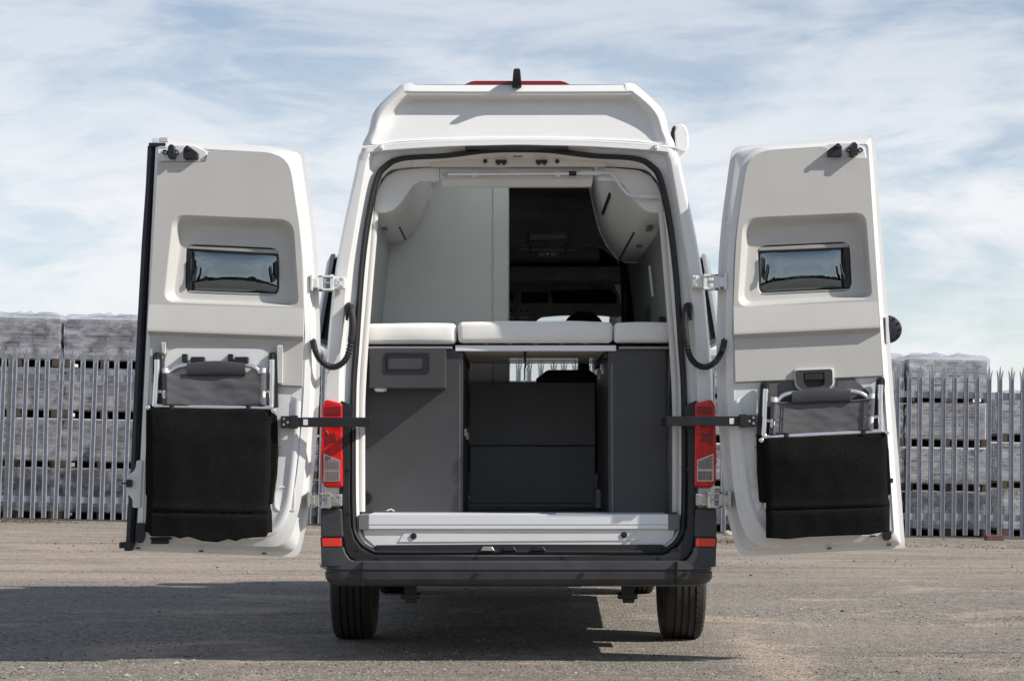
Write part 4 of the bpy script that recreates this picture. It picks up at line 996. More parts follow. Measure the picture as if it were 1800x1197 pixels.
# bed frame
bed = MB(); bed.pbox(800.5, 1083, 607, 617, YF - 0.02, YF + 0.02); bf = obj('bed_frame', bed, 'aluminium', van, bevel=0.002)
zs_ = PT(900, 617, YF).z
x0, x1 = PT(812, 617, YF).x, PT(1066, 617, YF).x
for xx in (x0 - 0.02, x1 - 0.012):
    m = MB(); m.box(xx, xx + 0.032, YF + 0.02, 11.28, zs_ - 0.035, zs_ + 0.02); obj('side_rail', m, 'bumper_dark', bf)
sl0 = None
for k in range(7):
    Y = YF + 0.06 + k * 0.185
    if sl0 is None:
        m = MB(); m.box(x0 + 0.01, x1 - 0.01, Y, Y + 0.06, zs_ - 0.004, zs_ + 0.001); sl0 = obj('slat', m, 'slat_wood', bf, org=(XC, Y, zs_), bevel=0.004)
    else: inst(sl0, bf, Vector((XC, Y, zs_)))
m = MB(); m.pbox(638.5, 795, 609, 613.5, YF - 0.03, 11.2); obj('bed_edge', m, 'edge_alu', bf, bevel=0.004)
m = MB(); m.pbox(1088, 1180, 609, 613.5, YF - 0.03, 11.2); obj('bed_edge', m, 'edge_alu', bf, bevel=0.004)
m = MB(); a, b = PT(640, 609, YF + 0.02), PT(1182, 603, YF + 0.02); m.box(a.x, b.x, YF + 0.12, 11.2, a.z, b.z); obj('spring_mat', m, 'loft_liner', bf)
sp0 = None
for k, px in enumerate((672, 712, 752, 784, 832, 876, 920, 964, 1008, 1052, 1100, 1140, 1168)):
    c = PT(px, 606.2, YF + 0.06)
    if sp0 is None:
        m = MB()
        for a_ in (0.5, -0.5):
            pth = [c + Vector((0.05 * t, 0.02 * t * a_ * 2, 0.012 * t * (1 if a_ > 0 else -1) )) for t in (-1, -0.4, 0.4, 1)]
            m.tube(pth, [0.003, 0.005, 0.005, 0.003], 6)
        m.tube([c + Vector((0.055 * math.cos(t), 0.05 * math.sin(t), 0.006)) for t in [2 * math.pi * i / 16 for i in range(17)]], 0.004, 6, False)
        sp0 = obj('spring_element', m, 'bumper_plastic', bf, org=c)
    else: inst(sp0, bf, c)
# release strap hanging from the slats
m = MB(); m.tube(P3([(923, 617), (922.5, 630), (924, 641), (922, 650), (922.5, 662), (921.5, 677)], YF + 0.02), [0.008, 0.008, 0.006, 0.004, 0.004, 0.004], 6); st = obj('release_strap', m, 'loft_liner', van)
m = MB(); m.tube(P3([(926, 638), (927, 644), (924, 652)], YF + 0.01), 0.006, 6); m.tube(P3([(921.5, 667), (921.5, 672)], YF + 0.012), 0.005, 6); obj('strap_buckle', m, 'chrome', st)

# ---- cushions (lift out): things of their own
def cushion(px0, px1, py0, py1, Y0, Y1, name, label, seed, slump=0.0):
    a, b = PT(px0, py1, Y0), PT(px1, py0, Y0); m = MB()
    nx, ny = 26, 16; w, h, d = b.x - a.x, b.z - a.z, Y1 - Y0
    def pt(u, v, t):                     # superellipsoid-like padded block
        r = 0.028
        x, y, z = a.x + u * w, Y0 + v * d, a.z + t * h
        ex = min(u, 1 - u) * w; ey = min(v, 1 - v) * d; ez = min(t, 1 - t) * h
        return x, y, z
    bm = bmesh.new(); bmesh.ops.create_cube(bm, size=1.0)
    bmesh.ops.scale(bm, vec=(w, d, h), verts=bm.verts)
    bmesh.ops.bevel(bm, geom=[e for e in bm.edges], offset=0.026, segments=4, profile=0.55, affect='EDGES')
    bmesh.ops.subdivide_edges(bm, edges=[e for e in bm.edges if e.calc_length() > 0.15], cuts=14, use_grid_fill=True)
    c = Vector(((a.x + b.x) / 2, (Y0 + Y1) / 2, (a.z + b.z) / 2))
    for v in bm.verts:
        p = v.co; u = p.x / (w / 2); t = p.z / (h / 2); q = p.y / (d / 2)
        crown = (1 - u * u) * (0.006 + slump)
        if t > 0: p.z += crown * t + 0.006 * noise.noise((p.x * 4 + seed, p.y * 4, 0)) * t
        p.y += 0.006 * noise.noise((p.x * 5 + seed, p.z * 9, 3)) * (1 if q < 0 else 0)
        p.y -= 0.010 * (1 - u * u) * (1 - t * t) * (1 if q < 0 else -1)
    m.add([v.co + c for v in bm.verts], [tuple(x.index for x in f.verts) for f in bm.faces]); bm.free()
    o = obj(name, m, 'upholstery', angle=60); tag(o, label, 'cushion')
    pz = a.z + h * 0.22                  # piping seam
    s = MB(); yy = Y0 - 0.0095
    s.tube([Vector((a.x + w * (0.05 + 0.9 * k / 16), Y0 + 0.003 - 0.010 * (1 - (2 * (0.05 + 0.9 * k / 16) - 1) ** 2) * 0.7, pz)) for k in range(17)], 0.0022, 6)
    obj('piping', s, 'upholstery', o)
    return o
cl_ = cushion(642.5, 802, 569, 604.5, YF - 0.03, 11.24, 'bed_cushion', 'cream bed cushion above the cabinet with the recessed flap box', 1)
cushion(805, 1077, 565.5, 602.5, YF - 0.04, 11.24, 'bed_cushion', 'wide cream bed cushion in the middle on the slatted frame', 5)
cushion(1079, 1180.5, 567.5, 602.5, YF - 0.03, 11.24, 'bed_cushion', 'narrow cream bed cushion above the plain garage cabinet', 9)
# ---- awning crank clipped under the header
ck = empty('awning_crank', PT(912, 306, YL - 0.03)); tag(ck, 'silver awning crank rod with bent white handle clipped under the rear header', 'crank rod')
yk = YL - 0.03
m = MB(); m.tube(P3([(787, 306.3), (1000, 305.3)], yk), 0.0085, 12); obj('rod', m, 'silver_tube', ck)
m = MB(); m.tube(P3([(1000, 305.3), (1013, 305.2)], yk), 0.0125, 12); obj('sleeve', m, 'black_plastic', ck)
m = MB(); m.tube(P3([(1012, 305), (1019, 305)], yk), 0.008, 10); m.tube(P3([tuple(p) for p in cat([(1050, 304), (1066, 304), (1076, 306.5), (1083, 315), (1092, 329), (1102, 340), (1112, 344.5), (1125, 345)], 6, False)], yk), 0.0075, 10); obj('bent_arm', m, 'white_plastic', ck)
for a, b, y in ((1019, 1057, 304.5), (1121, 1158.5, 345.5)):
    m = MB(); m.tube(P3([(a, y), (a + 3, y), (b - 3, y), (b, y)], yk), [0.008, 0.0115, 0.0115, 0.008], 12); obj('grip', m, 'white_plastic', ck)
m = MB(); m.tube(P3([(776, 306), (788, 306)], yk), 0.005, 8)
for x in (777.5, 786): m.tube(P3([(x, 302), (x, 310)], yk), 0.005, 6)
obj('hook', m, 'steel', ck)
for x in (834, 981):
    m = MB(); m.pbox(x - 4, x + 4, 301.5, 310.5, yk - 0.006, YL + 0.003); obj('clip', m, 'white_plastic', ck, bevel=0.002)
# ================================================================ REAR DOORS
YD = 9.50                                # front of the steel inner frame
DOORS = {
 'L': dict(
  D0=[(268, 243, 4), (533, 261.5, 16), (556, 414, 60), (564, 600, 70), (562, 700, 50), (552, 830, 60), (543, 905, 40), (526, 979, 16), (227, 967, 4)],
  D1=[(273, 249, 4), (527, 268, 14), (548, 416, 60), (556, 600, 70), (553, 700, 50), (544, 830, 60), (535, 902, 40), (519, 970, 16), (236, 959, 4)],
  D2=[(274, 250, 4), (514, 260, 48), (541, 416, 60), (548, 600, 70), (545, 700, 50), (536, 826, 60), (527, 898, 40), (505, 962, 30), (240, 951, 6)],
  D3=[(279, 258, 6), (505, 270, 42), (531, 416, 60), (537, 600, 70), (534, 700, 50), (524, 820, 60), (514, 885, 40), (488, 944, 40), (250, 938, 10)],
  T0=[(277.5, 285, 3), (361, 285, 3), (366, 266.5, 4), (507, 271, 38), (529, 416, 40), (534, 542, 2), (263, 535, 2)],
  RC=[(304, 377, 22), (516, 386, 26), (526, 540, 18), (287, 531, 20)],
  RI=[(324, 398, 20), (506, 405, 26), (512, 533, 16), (306, 525, 20)],
  WN=[(328, 430, 17), (490, 437, 17), (491, 520, 17), (326, 514.5, 17)],
  rows=[(262, 535, 534, 542, 0), (259, 577, 533, 587, -0.028), (259, 582, 533, 592, -0.026), (262, 589, 533, 599, 0.010), (263, 591, 533, 601, 0.012), (265, 668, 531, 678, 0.012), (265, 671, 531, 681, 0.03)]),
 'R': dict(
  D0=[(1537, 237, 3), (1286, 259, 16), (1264, 420, 60), (1259, 600, 70), (1260, 700, 50), (1271, 850, 60), (1282, 925, 40), (1300, 977.5, 16), (1591, 963, 4)],
  D1=[(1531, 243, 3), (1294, 265, 14), (1272, 422, 60), (1267, 600, 70), (1269, 700, 50), (1280, 848, 60), (1290, 920, 40), (1308, 968, 16), (1583, 956, 4)],
  D2=[(1529, 246, 4), (1307, 260, 48), (1279, 424, 60), (1275, 600, 70), (1277, 700, 50), (1288, 845, 60), (1298, 912, 40), (1321, 960, 30), (1579, 950, 6)],
  D3=[(1526, 253, 6), (1318, 266, 42), (1290, 424, 60), (1287, 600, 70), (1290, 700, 50), (1301, 840, 60), (1313, 900, 40), (1340, 944, 40), (1572, 940, 10)],
  T0=[(1526, 278, 4), (1458, 276.5, 3), (1453, 259, 4), (1316, 267, 38), (1294, 416, 40), (1289.5, 540, 2), (1543, 530, 2)],
  RC=[(1306, 383, 26), (1522, 373, 20), (1534, 525, 16), (1296, 540, 20)],
  RI=[(1318, 402, 26), (1506, 394, 22), (1522, 518, 18), (1308, 531, 18)],
  WN=[(1332, 433, 17), (1493, 425.5, 17), (1497, 511, 17), (1334, 518.5, 17)],
  rows=[(1289.5, 540, 1543, 530, 0), (1290, 583, 1546.5, 571, -0.028), (1290, 588, 1547, 576, -0.026), (1291, 596, 1547.5, 584, 0.010), (1291, 598, 1547.5, 586, 0.012), (1293, 671, 1551, 660, 0.012), (1293, 674, 1551, 663, 0.03)]),
}
def build_door(key):
    D = DOORS[key]; lp = lambda k, Y: P3(rpoly(D[k]), Y)
    YT = YD - 0.028                      # trim surface
    m = MB()
    back = P3(rpoly(D['D0']), YD + 0.10)
    cen = sum(back, Vector()) / len(back)
    m.rings([[cen + (p - cen) * 0.9 + Vector((0, 0.03, 0)) for p in back], back, lp('D0', YD + 0.085), [p + Vector((0, -0.004, 0)) for p in lp('D0', YD + 0.085)],
             lp('D1', YD + 0.080), lp('D1', YD + 0.072), lp('D2', YD + 0.03), lp('D2', YD + 0.012), lp('D3', YD), lp('D3', YD + 0.004)], True, True, False)
    fl = P3(rpoly(D['D3']), YD + 0.004); hole = P3(rpoly(D['RC']), YD + 0.004)
    m.plate(fl, [hole])
    door = weighted(obj('rear_door', m, 'white_paint', van, angle=40, merge=False))
    door['label'] = ('open rear door with black edge strip along its free side' if key == 'L' else 'open rear door with dark pull grip and half-round badge at its edge')
    # upper trim with its dished window surround
    t = MB()
    o0 = P3(rpoly(D['T0'], 6), YT)
    t.plate(o0, [P3(rpoly(D['RC'], 8), YT)])
    t.rings([o0, [p + Vector((0, 0.03, 0)) for p in o0]])
    def lerp(a, b, k): return [tuple(x + (y - x) * k for x, y in zip(p, q)) for p, q in zip(D[a], D[b])]
    lps = []
    for k in range(9):
        s = k / 8; dep = 0.066 * (s * s * (3 - 2 * s)) if True else 0
        lps.append(P3(rpoly(lerp('RC', 'RI', s), 8), YT + dep))
    for s, dp in ((0.5, 0.069), (0.9, 0.070), (0.97, 0.072), (1.0, 0.079), (1.0, 0.10)): lps.append(P3(rpoly(lerp('RI', 'WN', s), 8), YT + dp))
    t.rings(lps)
    weighted(obj('upper_trim', t, 'door_trim', door, angle=50, merge=False))
    # lower trim band rolled out below the crease
    t = MB(); rows = D['rows']; L_ = []
    for xa, ya, xb, yb, dy in rows: L_.append([PT(xa + (xb - xa) * k / 16, ya + (yb - ya) * k / 16, YT + dy) for k in range(17)])
    t.rings(L_, closed=False)
    for k in (0, 16): t.rings([[l[k] for l in L_], [l[k] + Vector((0, 0.04, 0)) for l in L_]], closed=False)
    weighted(obj('lower_trim', t, 'door_trim', door, angle=25))
    # window: frame, pane, handles, blind rail
    W = D['WN']; cx, cy = sum(p[0] for p in W) / 4, sum(p[1] for p in W) / 4
    def wl(sx, sy): return rpoly([(cx + (x - cx) * sx, cy + (y - cy) * sy, r) for x, y, r in W], 8)
    f_ = MB(); f_.rings([P3(wl(1.02, 1.03), YT + 0.098), P3(wl(1.02, 1.03), YT + 0.080), P3(wl(0.975, 0.955), YT + 0.083), P3(wl(0.965, 0.94), YT + 0.105)]); obj('window_frame', f_, 'black_plastic', door)
    pn = MB(); lps = []
    for k in range(13):
        s = 1 - k / 13.0; lps.append(P3(wl(0.97 * s, 0.945 * s), YT + 0.100 - 0.020 * (1 - s ** 4) ))
    pn.rings(lps, True, False, True); obj('window_pane', pn, 'acrylic', door, angle=80)
    pb = MB(); lps = []
    for k in range(9):
        s = 1 - k / 9.0; lps.append(P3(wl(0.98 * s, 0.96 * s), YT + 0.122 + 0.035 * (1 - s ** 3)))
    pb.rings(lps, True, False, True); obj('outer_pane', pb, 'acrylic_outer', door, angle=80)
    b_ = MB(); p0, p1 = W[0], W[1]
    b_.pprism([(p0[0] + 4, p0[1] + 2.0), (p1[0] - 4, p1[1] + 2.0), (p1[0] - 1, p1[1] + 9), (p0[0] + 1, p0[1] + 7.0 if key == 'L' else p0[1] + 8)], YT + 0.066, YT + 0.09); obj('blind_rail', b_, 'rail_grey', door, bevel=0.003)
    b_ = MB(); p0, p1 = W[3], W[2]
    b_.pprism([(p0[0] + 4, p0[1] - 3.5), (p1[0] - 4, p1[1] - 3.5), (p1[0] - 6, p1[1] - 0.5), (p0[0] + 6, p0[1] - 0.5)], YT + 0.068, YT + 0.09); obj('sill_rail', b_, 'rail_grey', door, bevel=0.002)
    side = -1 if key == 'L' else 1       # the wide black hinge-side shadow gap lies at the free edge
    xe = (W[0][0] + 4) if key == 'L' else (W[1][0] - 4)
    b_ = MB(); b_.pprism(rpoly([(xe - side * 0 - 3, W[0][1] + 10, 3), (xe + 5 * -side * 1 + (0 if key == 'L' else -0), W[0][1] + 10, 2), (xe + 5 * -side, W[2][1] - 5, 2), (xe - 3, W[2][1] - 6, 3)]) if key == 'L' else rpoly([(xe + 3, W[1][1] + 9, 3), (xe - 6, W[1][1] + 9, 2), (xe - 5, W[2][1] - 5, 2), (xe + 5, W[2][1] - 6, 3)]), YT + 0.070, YT + 0.09); obj('window_gap', b_, 'seal_rubber', door)
    for q, (hx, flip) in enumerate((((W[0][0] + 9), 1), (W[1][0] - 6, -1))):
        hy = (W[0][1] + W[2][1]) / 2
        b_ = MB()
        b_.tube(P3([(hx - 1 * flip, hy - 20 + (q * 4 if key == 'L' else 0)), (hx - 1 * flip, hy + 16)], YT + 0.062), 0.006, 8)
        b_.tube(P3([(hx + 9 * flip, hy - 7), (hx + 7 * flip, hy + 6), (hx + 3.5 * flip, hy + 12), (hx + 3 * flip, hy + 20)], YT + 0.05), [0.005, 0.006, 0.009, 0.008], 8)
        h_ = obj('window_catch', b_, 'black_plastic', door)
    # latches in the top corner
    f = (lambda x: x) if key == 'L' else (lambda x: 1802.5 - x); dy = 0 if key == 'L' else -4
    b_ = MB(); b_.pprism([(f(x), y + dy) for x, y in ((279, 280), (283, 265), (300, 255), (345, 257), (364, 266), (361, 284), (279, 284))], YD - 0.012, YD + 0.02); obj('latch_panel', b_, 'white_paint', door, bevel=0.006)
    b_ = MB(); b_.pprism([(f(x), y + dy) for x, y in ((295, 258), (299, 254), (304, 254.5), (306, 264), (306, 277), (295, 277))], YD - 0.075, YD)
    for x in (290.5, 311): p = PT(f(x), 268.5 + dy, YD - 0.012); b_.lathe([(0.012, 0.0), (0.012, -0.018), (0.008, -0.02)], (p.x, YD - 0.012, p.z), (0, 1, 0), 14)
    b_.pbox(min(f(288), f(314)), max(f(288), f(314)), 266 + dy, 271 + dy, YD - 0.025, YD); lt = obj('latch', b_, 'black_plastic', door, bevel=0.003)
    for x in (290.5, 311): p = PT(f(x), 268.5 + dy, YD - 0.033); b2 = MB(); b2.lathe([(0.006, 0.003), (0.006, -0.002)], (p.x, YD - 0.033, p.z), (0, 1, 0), 10); obj('latch_screw', b2, 'steel', door)
    b_ = MB(); b_.pprism([(f(x), y + dy) for x, y in ((322, 262), (326, 257), (330, 256), (347, 268), (347, 279), (322, 279))], YD - 0.06, YD); b_.pbox(min(f(326), f(332)), max(f(326), f(332)), 256 + dy, 264 + dy, YD - 0.085, YD - 0.05); obj('guide_block', b_, 'black_plastic', door, bevel=0.004)
    return door
glassmat('acrylic_outer', (0.62, 0.70, 0.70), 0.04)
doorL, doorR = build_door('L'), build_door('R')
YT = YD - 0.028
# left door extras: free-edge seal, chair bracket panel, lock tongue
m = MB()
path = P3([(266.5, 258), (263, 330), (256, 430), (249, 560), (242, 700), (237, 820), (231, 905), (228, 962)], YD + 0.045)
m.rings([[p + Vector(o) for p in path] for o in ((-0.014, 0.02, 0), (-0.016, -0.02, 0), (0.004, -0.03, 0), (0.018, -0.02, 0), (0.018, 0.03, 0), (-0.014, 0.03, 0))] , closed=False)
obj('edge_seal', m, 'seal_rubber', doorL, angle=60)
m = MB(); m.pbox(261, 291, 251, 258, YD + 0.0, YD + 0.06); obj('seal_end', m, 'seal_rubber', doorL, bevel=0.004)
m = MB(); m.pbox(209, 234, 952.5, 963.5, YD + 0.01, YD + 0.06); m.pbox(218, 231, 952, 968, YD + 0.0, YD + 0.06); obj('seal_end', m, 'seal_rubber', doorL, bevel=0.004)
m = MB(); m.pbox(280, 295, 242, 249.5, YD + 0.03, YD + 0.09); obj('corner_cap', m, 'wall_liner', doorL, bevel=0.003)
m = MB(); m.pprism(rpoly([(240, 809, 3), (238, 826, 8), (223, 836, 10), (221, 866, 8), (233, 876, 6), (233, 892, 3), (246, 892, 3), (250, 809, 3)]), YD - 0.004, YD + 0.02); tg = obj('lock_tongue', m, 'white_paint', doorL, bevel=0.004)
m = MB(); p = PT(227, 849, YD - 0.01); m.pprism(rpoly([(221.5, 842.5, 3), (231.5, 842.5, 3), (231.5, 856, 3), (221.5, 856, 3)]), YD - 0.03, YD); m.tube([PT(224, 849.5, YD - 0.015), PT(213, 849, YD - 0.015)], 0.004, 6); obj('lock_pin', m, 'black_plastic', doorL, bevel=0.002)
m = MB(); oo = rpoly([(290, 612, 26), (476, 613, 26), (478, 724, 4), (288, 722, 4)], 8); m.rings([P3(oo, YT + 0.014), P3(oo, YT + 0.004)], True, False, True); obj('bracket_panel', m, 'white_paint', doorL, bevel=0.003)
m = MB(); m.pprism([(486, 606), (497, 606), (496, 676), (488, 676)], YT - 0.012, YT + 0.02); obj('trim_rib', m, 'door_trim', doorL, bevel=0.01, seg=3)
m = MB(); m.pprism([(282, 600), (292, 600), (290, 624), (284, 622)], YT - 0.006, YT + 0.02); obj('trim_rib', m, 'door_trim', doorL, bevel=0.008, seg=3)
for x in (324, 404.5):
    m = MB(); m.pbox(x - 4.5, x + 4.5, 622, 636, YT - 0.03, YT + 0.01); obj('chair_hook', m, 'black_plastic', doorL, bevel=0.003)
for x in (347, 424):
    m = MB(); m.pbox(x - 12, x + 12, 627, 640, YT - 0.035, YT + 0.01); obj('chair_hook', m, 'black_plastic', doorL, bevel=0.005)
# steel details on the lower half of both doors
for door, f, dy in ((doorL, lambda x: x, 0), (doorR, lambda x: mir(x) - 3, 0)):
    pa = [(484, 856, 12), (517, 856, 6), (517, 897, 6), (482, 898, 16)]
    o1 = P3(rpoly([(f(x), y, r) for x, y, r in pa]), YD - 0.002); o2 = P3(rpoly([(f(500 + (x - 500) * 0.86), 877 + (y - 877) * 0.9, r) for x, y, r in pa]), YD + 0.0025)
    o00 = P3(rpoly([(f(500 + (x - 500) * 1.18), 877 + (y - 877) * 1.12, r) for x, y, r in pa]), YD + 0.0035)
    m = MB(); m.rings([o00, o1, o2], True, False, True); obj('pressed_panel', m, 'white_paint', door, angle=70)
    m = MB(); m.pprism(rpoly([(f(x), y, 3) for x, y in ((487, 760), (495, 760), (495, 792), (487, 792))]), YD - 0.006, YD + 0.004); bq = obj('fixing_plate', m, 'white_plastic', door)
    for y in (766, 786): p = PT(f(493), y, YD - 0.006); m = MB(); m.lathe([(0.006, 0.001), (0.006, -0.004)], (p.x, YD - 0.006, p.z), (0, 1, 0), 10); obj('fixing_screw', m, 'steel', door)
    # dished step in the lower corner of the frame
    yb0 = [(520, 700), (517, 760), (510, 830), (502, 885), (486, 922), (462, 938), (420, 944), (300, 940)] if door is doorL else [(522, 700), (519, 760), (512, 830), (503, 880), (487, 916), (466, 936), (425, 940), (300, 936)]
    c = P3([tuple((f(p[0]), p[1])) for p in cat(yb0, 5, False)], YD + 0.001)
    m = MB(); m.rings([[p + Vector((a * (1 if door is doorL else -1), b, c_)) for p in c] for a, b, c_ in ((-0.030, 0.0035, 0.018), (-0.012, 0.001, 0.006), (0.0, -0.009, 0.0), (0.016, -0.010, -0.010), (0.026, 0.0, -0.016))], closed=False); obj('pressed_rib', m, 'white_paint', door, angle=80)
# drain plugs, black catches
for x, y in ((242, 963), (353, 968), (464, 972)):
    m = MB(); m.pprism(rpoly([(x - 4, y - 1.2, 2), (x + 4, y - 1.0, 2), (x + 4, y + 1.6, 2), (x - 4, y + 1.2, 2)]), YD + 0.045, YD + 0.06); obj('drain_plug', m, 'black_plastic', doorL)
for x, y in ((1563, 957.5), (1458, 963.5), (1447, 930)):
    m = MB(); m.pprism(rpoly([(x - 4, y - 0.8, 2), (x + 4, y - 1.4, 2), (x + 4, y + 1.0, 2), (x - 4, y + 1.5, 2)]), YD + (0.045 if y > 940 else -0.002), YD + 0.06); obj('drain_plug', m, 'black_plastic', doorR)
m = MB(); m.pprism(rpoly([(239, 919, 2), (254.5, 919, 3), (254.5, 945, 3), (250, 954, 3), (241, 954, 3), (238, 948, 3)]), YD - 0.016, YD + 0.01); ct = obj('corner_catch', m, 'seal_rubber', doorL, bevel=0.003)
m = MB(); m.pbox(263, 300, 944.5, 948, YD - 0.05, YD); m.pbox(265, 296, 948, 956, YD - 0.03, YD); obj('bottom_catch', m, 'black_plastic', doorL, bevel=0.004)
m = MB(); m.pprism(rpoly([(1553, 934, 2), (1567, 932, 3), (1567, 945, 3), (1563, 950, 3), (1555, 950, 3), (1552, 945, 3)]), YD - 0.016, YD + 0.01); obj('corner_catch', m, 'black_plastic', doorR, bevel=0.003)
m = MB(); m.pbox(1530, 1540, 940.5, 943, YD - 0.01, YD + 0.01); m.pbox(1565, 1570, 840.5, 848.5, YD - 0.03, YD + 0.01); obj('bottom_catch', m, 'black_plastic', doorR, bevel=0.002)
# right door extras: pull grip, grey inner panel, badge
m = MB(); m.pprism([(1342, 672), (1395, 669), (1398, 680), (1470, 680), (1472, 665), (1500, 663), (1530, 692), (1532, 760), (1345, 765)], YD - 0.008, YD + 0.006); obj('inner_cover', m, 'inner_grey', doorR, bevel=0.003)
gp = rpoly([(1398, 651, 5), (1463, 648.5, 5), (1464, 675, 6), (1457, 682, 5), (1408, 684, 5), (1400, 676, 6)], 6)
gs = rpoly([(1395, 648, 6), (1466, 645.5, 6), (1467, 677, 7), (1459, 685, 6), (1406, 687, 6), (1397, 679, 7)], 6)
m = MB(); m.rings([P3(gs, YT + 0.013), P3(gs, YT - 0.002), P3(gp, YT - 0.006), P3(gp, YT + 0.01)]); obj('grip_bezel', m, 'door_trim', doorR, bevel=0.0)
m = MB(); gi = rpoly([(1412, 656, 2), (1449, 654, 2), (1450, 674, 4), (1445, 679, 3), (1419, 681, 3), (1413, 674, 4)], 6)
m.rings([P3(gp, YT + 0.01), P3(gp, YT - 0.012), P3(gi, YT - 0.010), P3(gi, YT + 0.03)], True, False, True); pg = obj('pull_grip', m, 'bumper_plastic', doorR, angle=30)
m = MB(); m.pprism([(1413, 656), (1448.5, 654.5), (1449, 667), (1413, 668)], YT - 0.008, YT + 0.012); obj('grip_flap', m, 'bumper_dark', doorR, bevel=0.006)
p = PT(1562, 579, YD + 0.10); rr = 0.069
m = MB(); m.lathe([(rr * 0.2, -0.012), (rr * 0.8, -0.012), (rr, -0.006), (rr * 1.0, 0.012), (rr * 0.8, 0.022), (0.001, 0.026)], (p.x - 0.004, YD + 0.10, p.z), (0, 1, 0), 40); bd = obj('badge', m, 'seal_rubber', doorR)
for k in range(12):
    a = k * math.pi / 6; q = Vector((p.x - 0.004 + rr * 0.86 * math.cos(a), YD + 0.083, p.z + rr * 0.86 * math.sin(a)))
    m = MB(); m.box(q.x - 0.004, q.x + 0.004, YD + 0.083, YD + 0.094, q.z - 0.004, q.z + 0.004); obj('badge_lug', m, 'black_plastic', doorR)
m = MB(); m.pprism([(1557, 555), (1562, 556), (1563, 603), (1558, 603)], YD + 0.03, YD + 0.10); obj('badge_mount', m, 'white_paint', doorR, bevel=0.003)
m = MB(); m.tube(P3([(1544.5, 375), (1548, 460), (1557, 555)], YD + 0.09), 0.006, 8); obj('edge_strip', m, 'rubber', doorR)

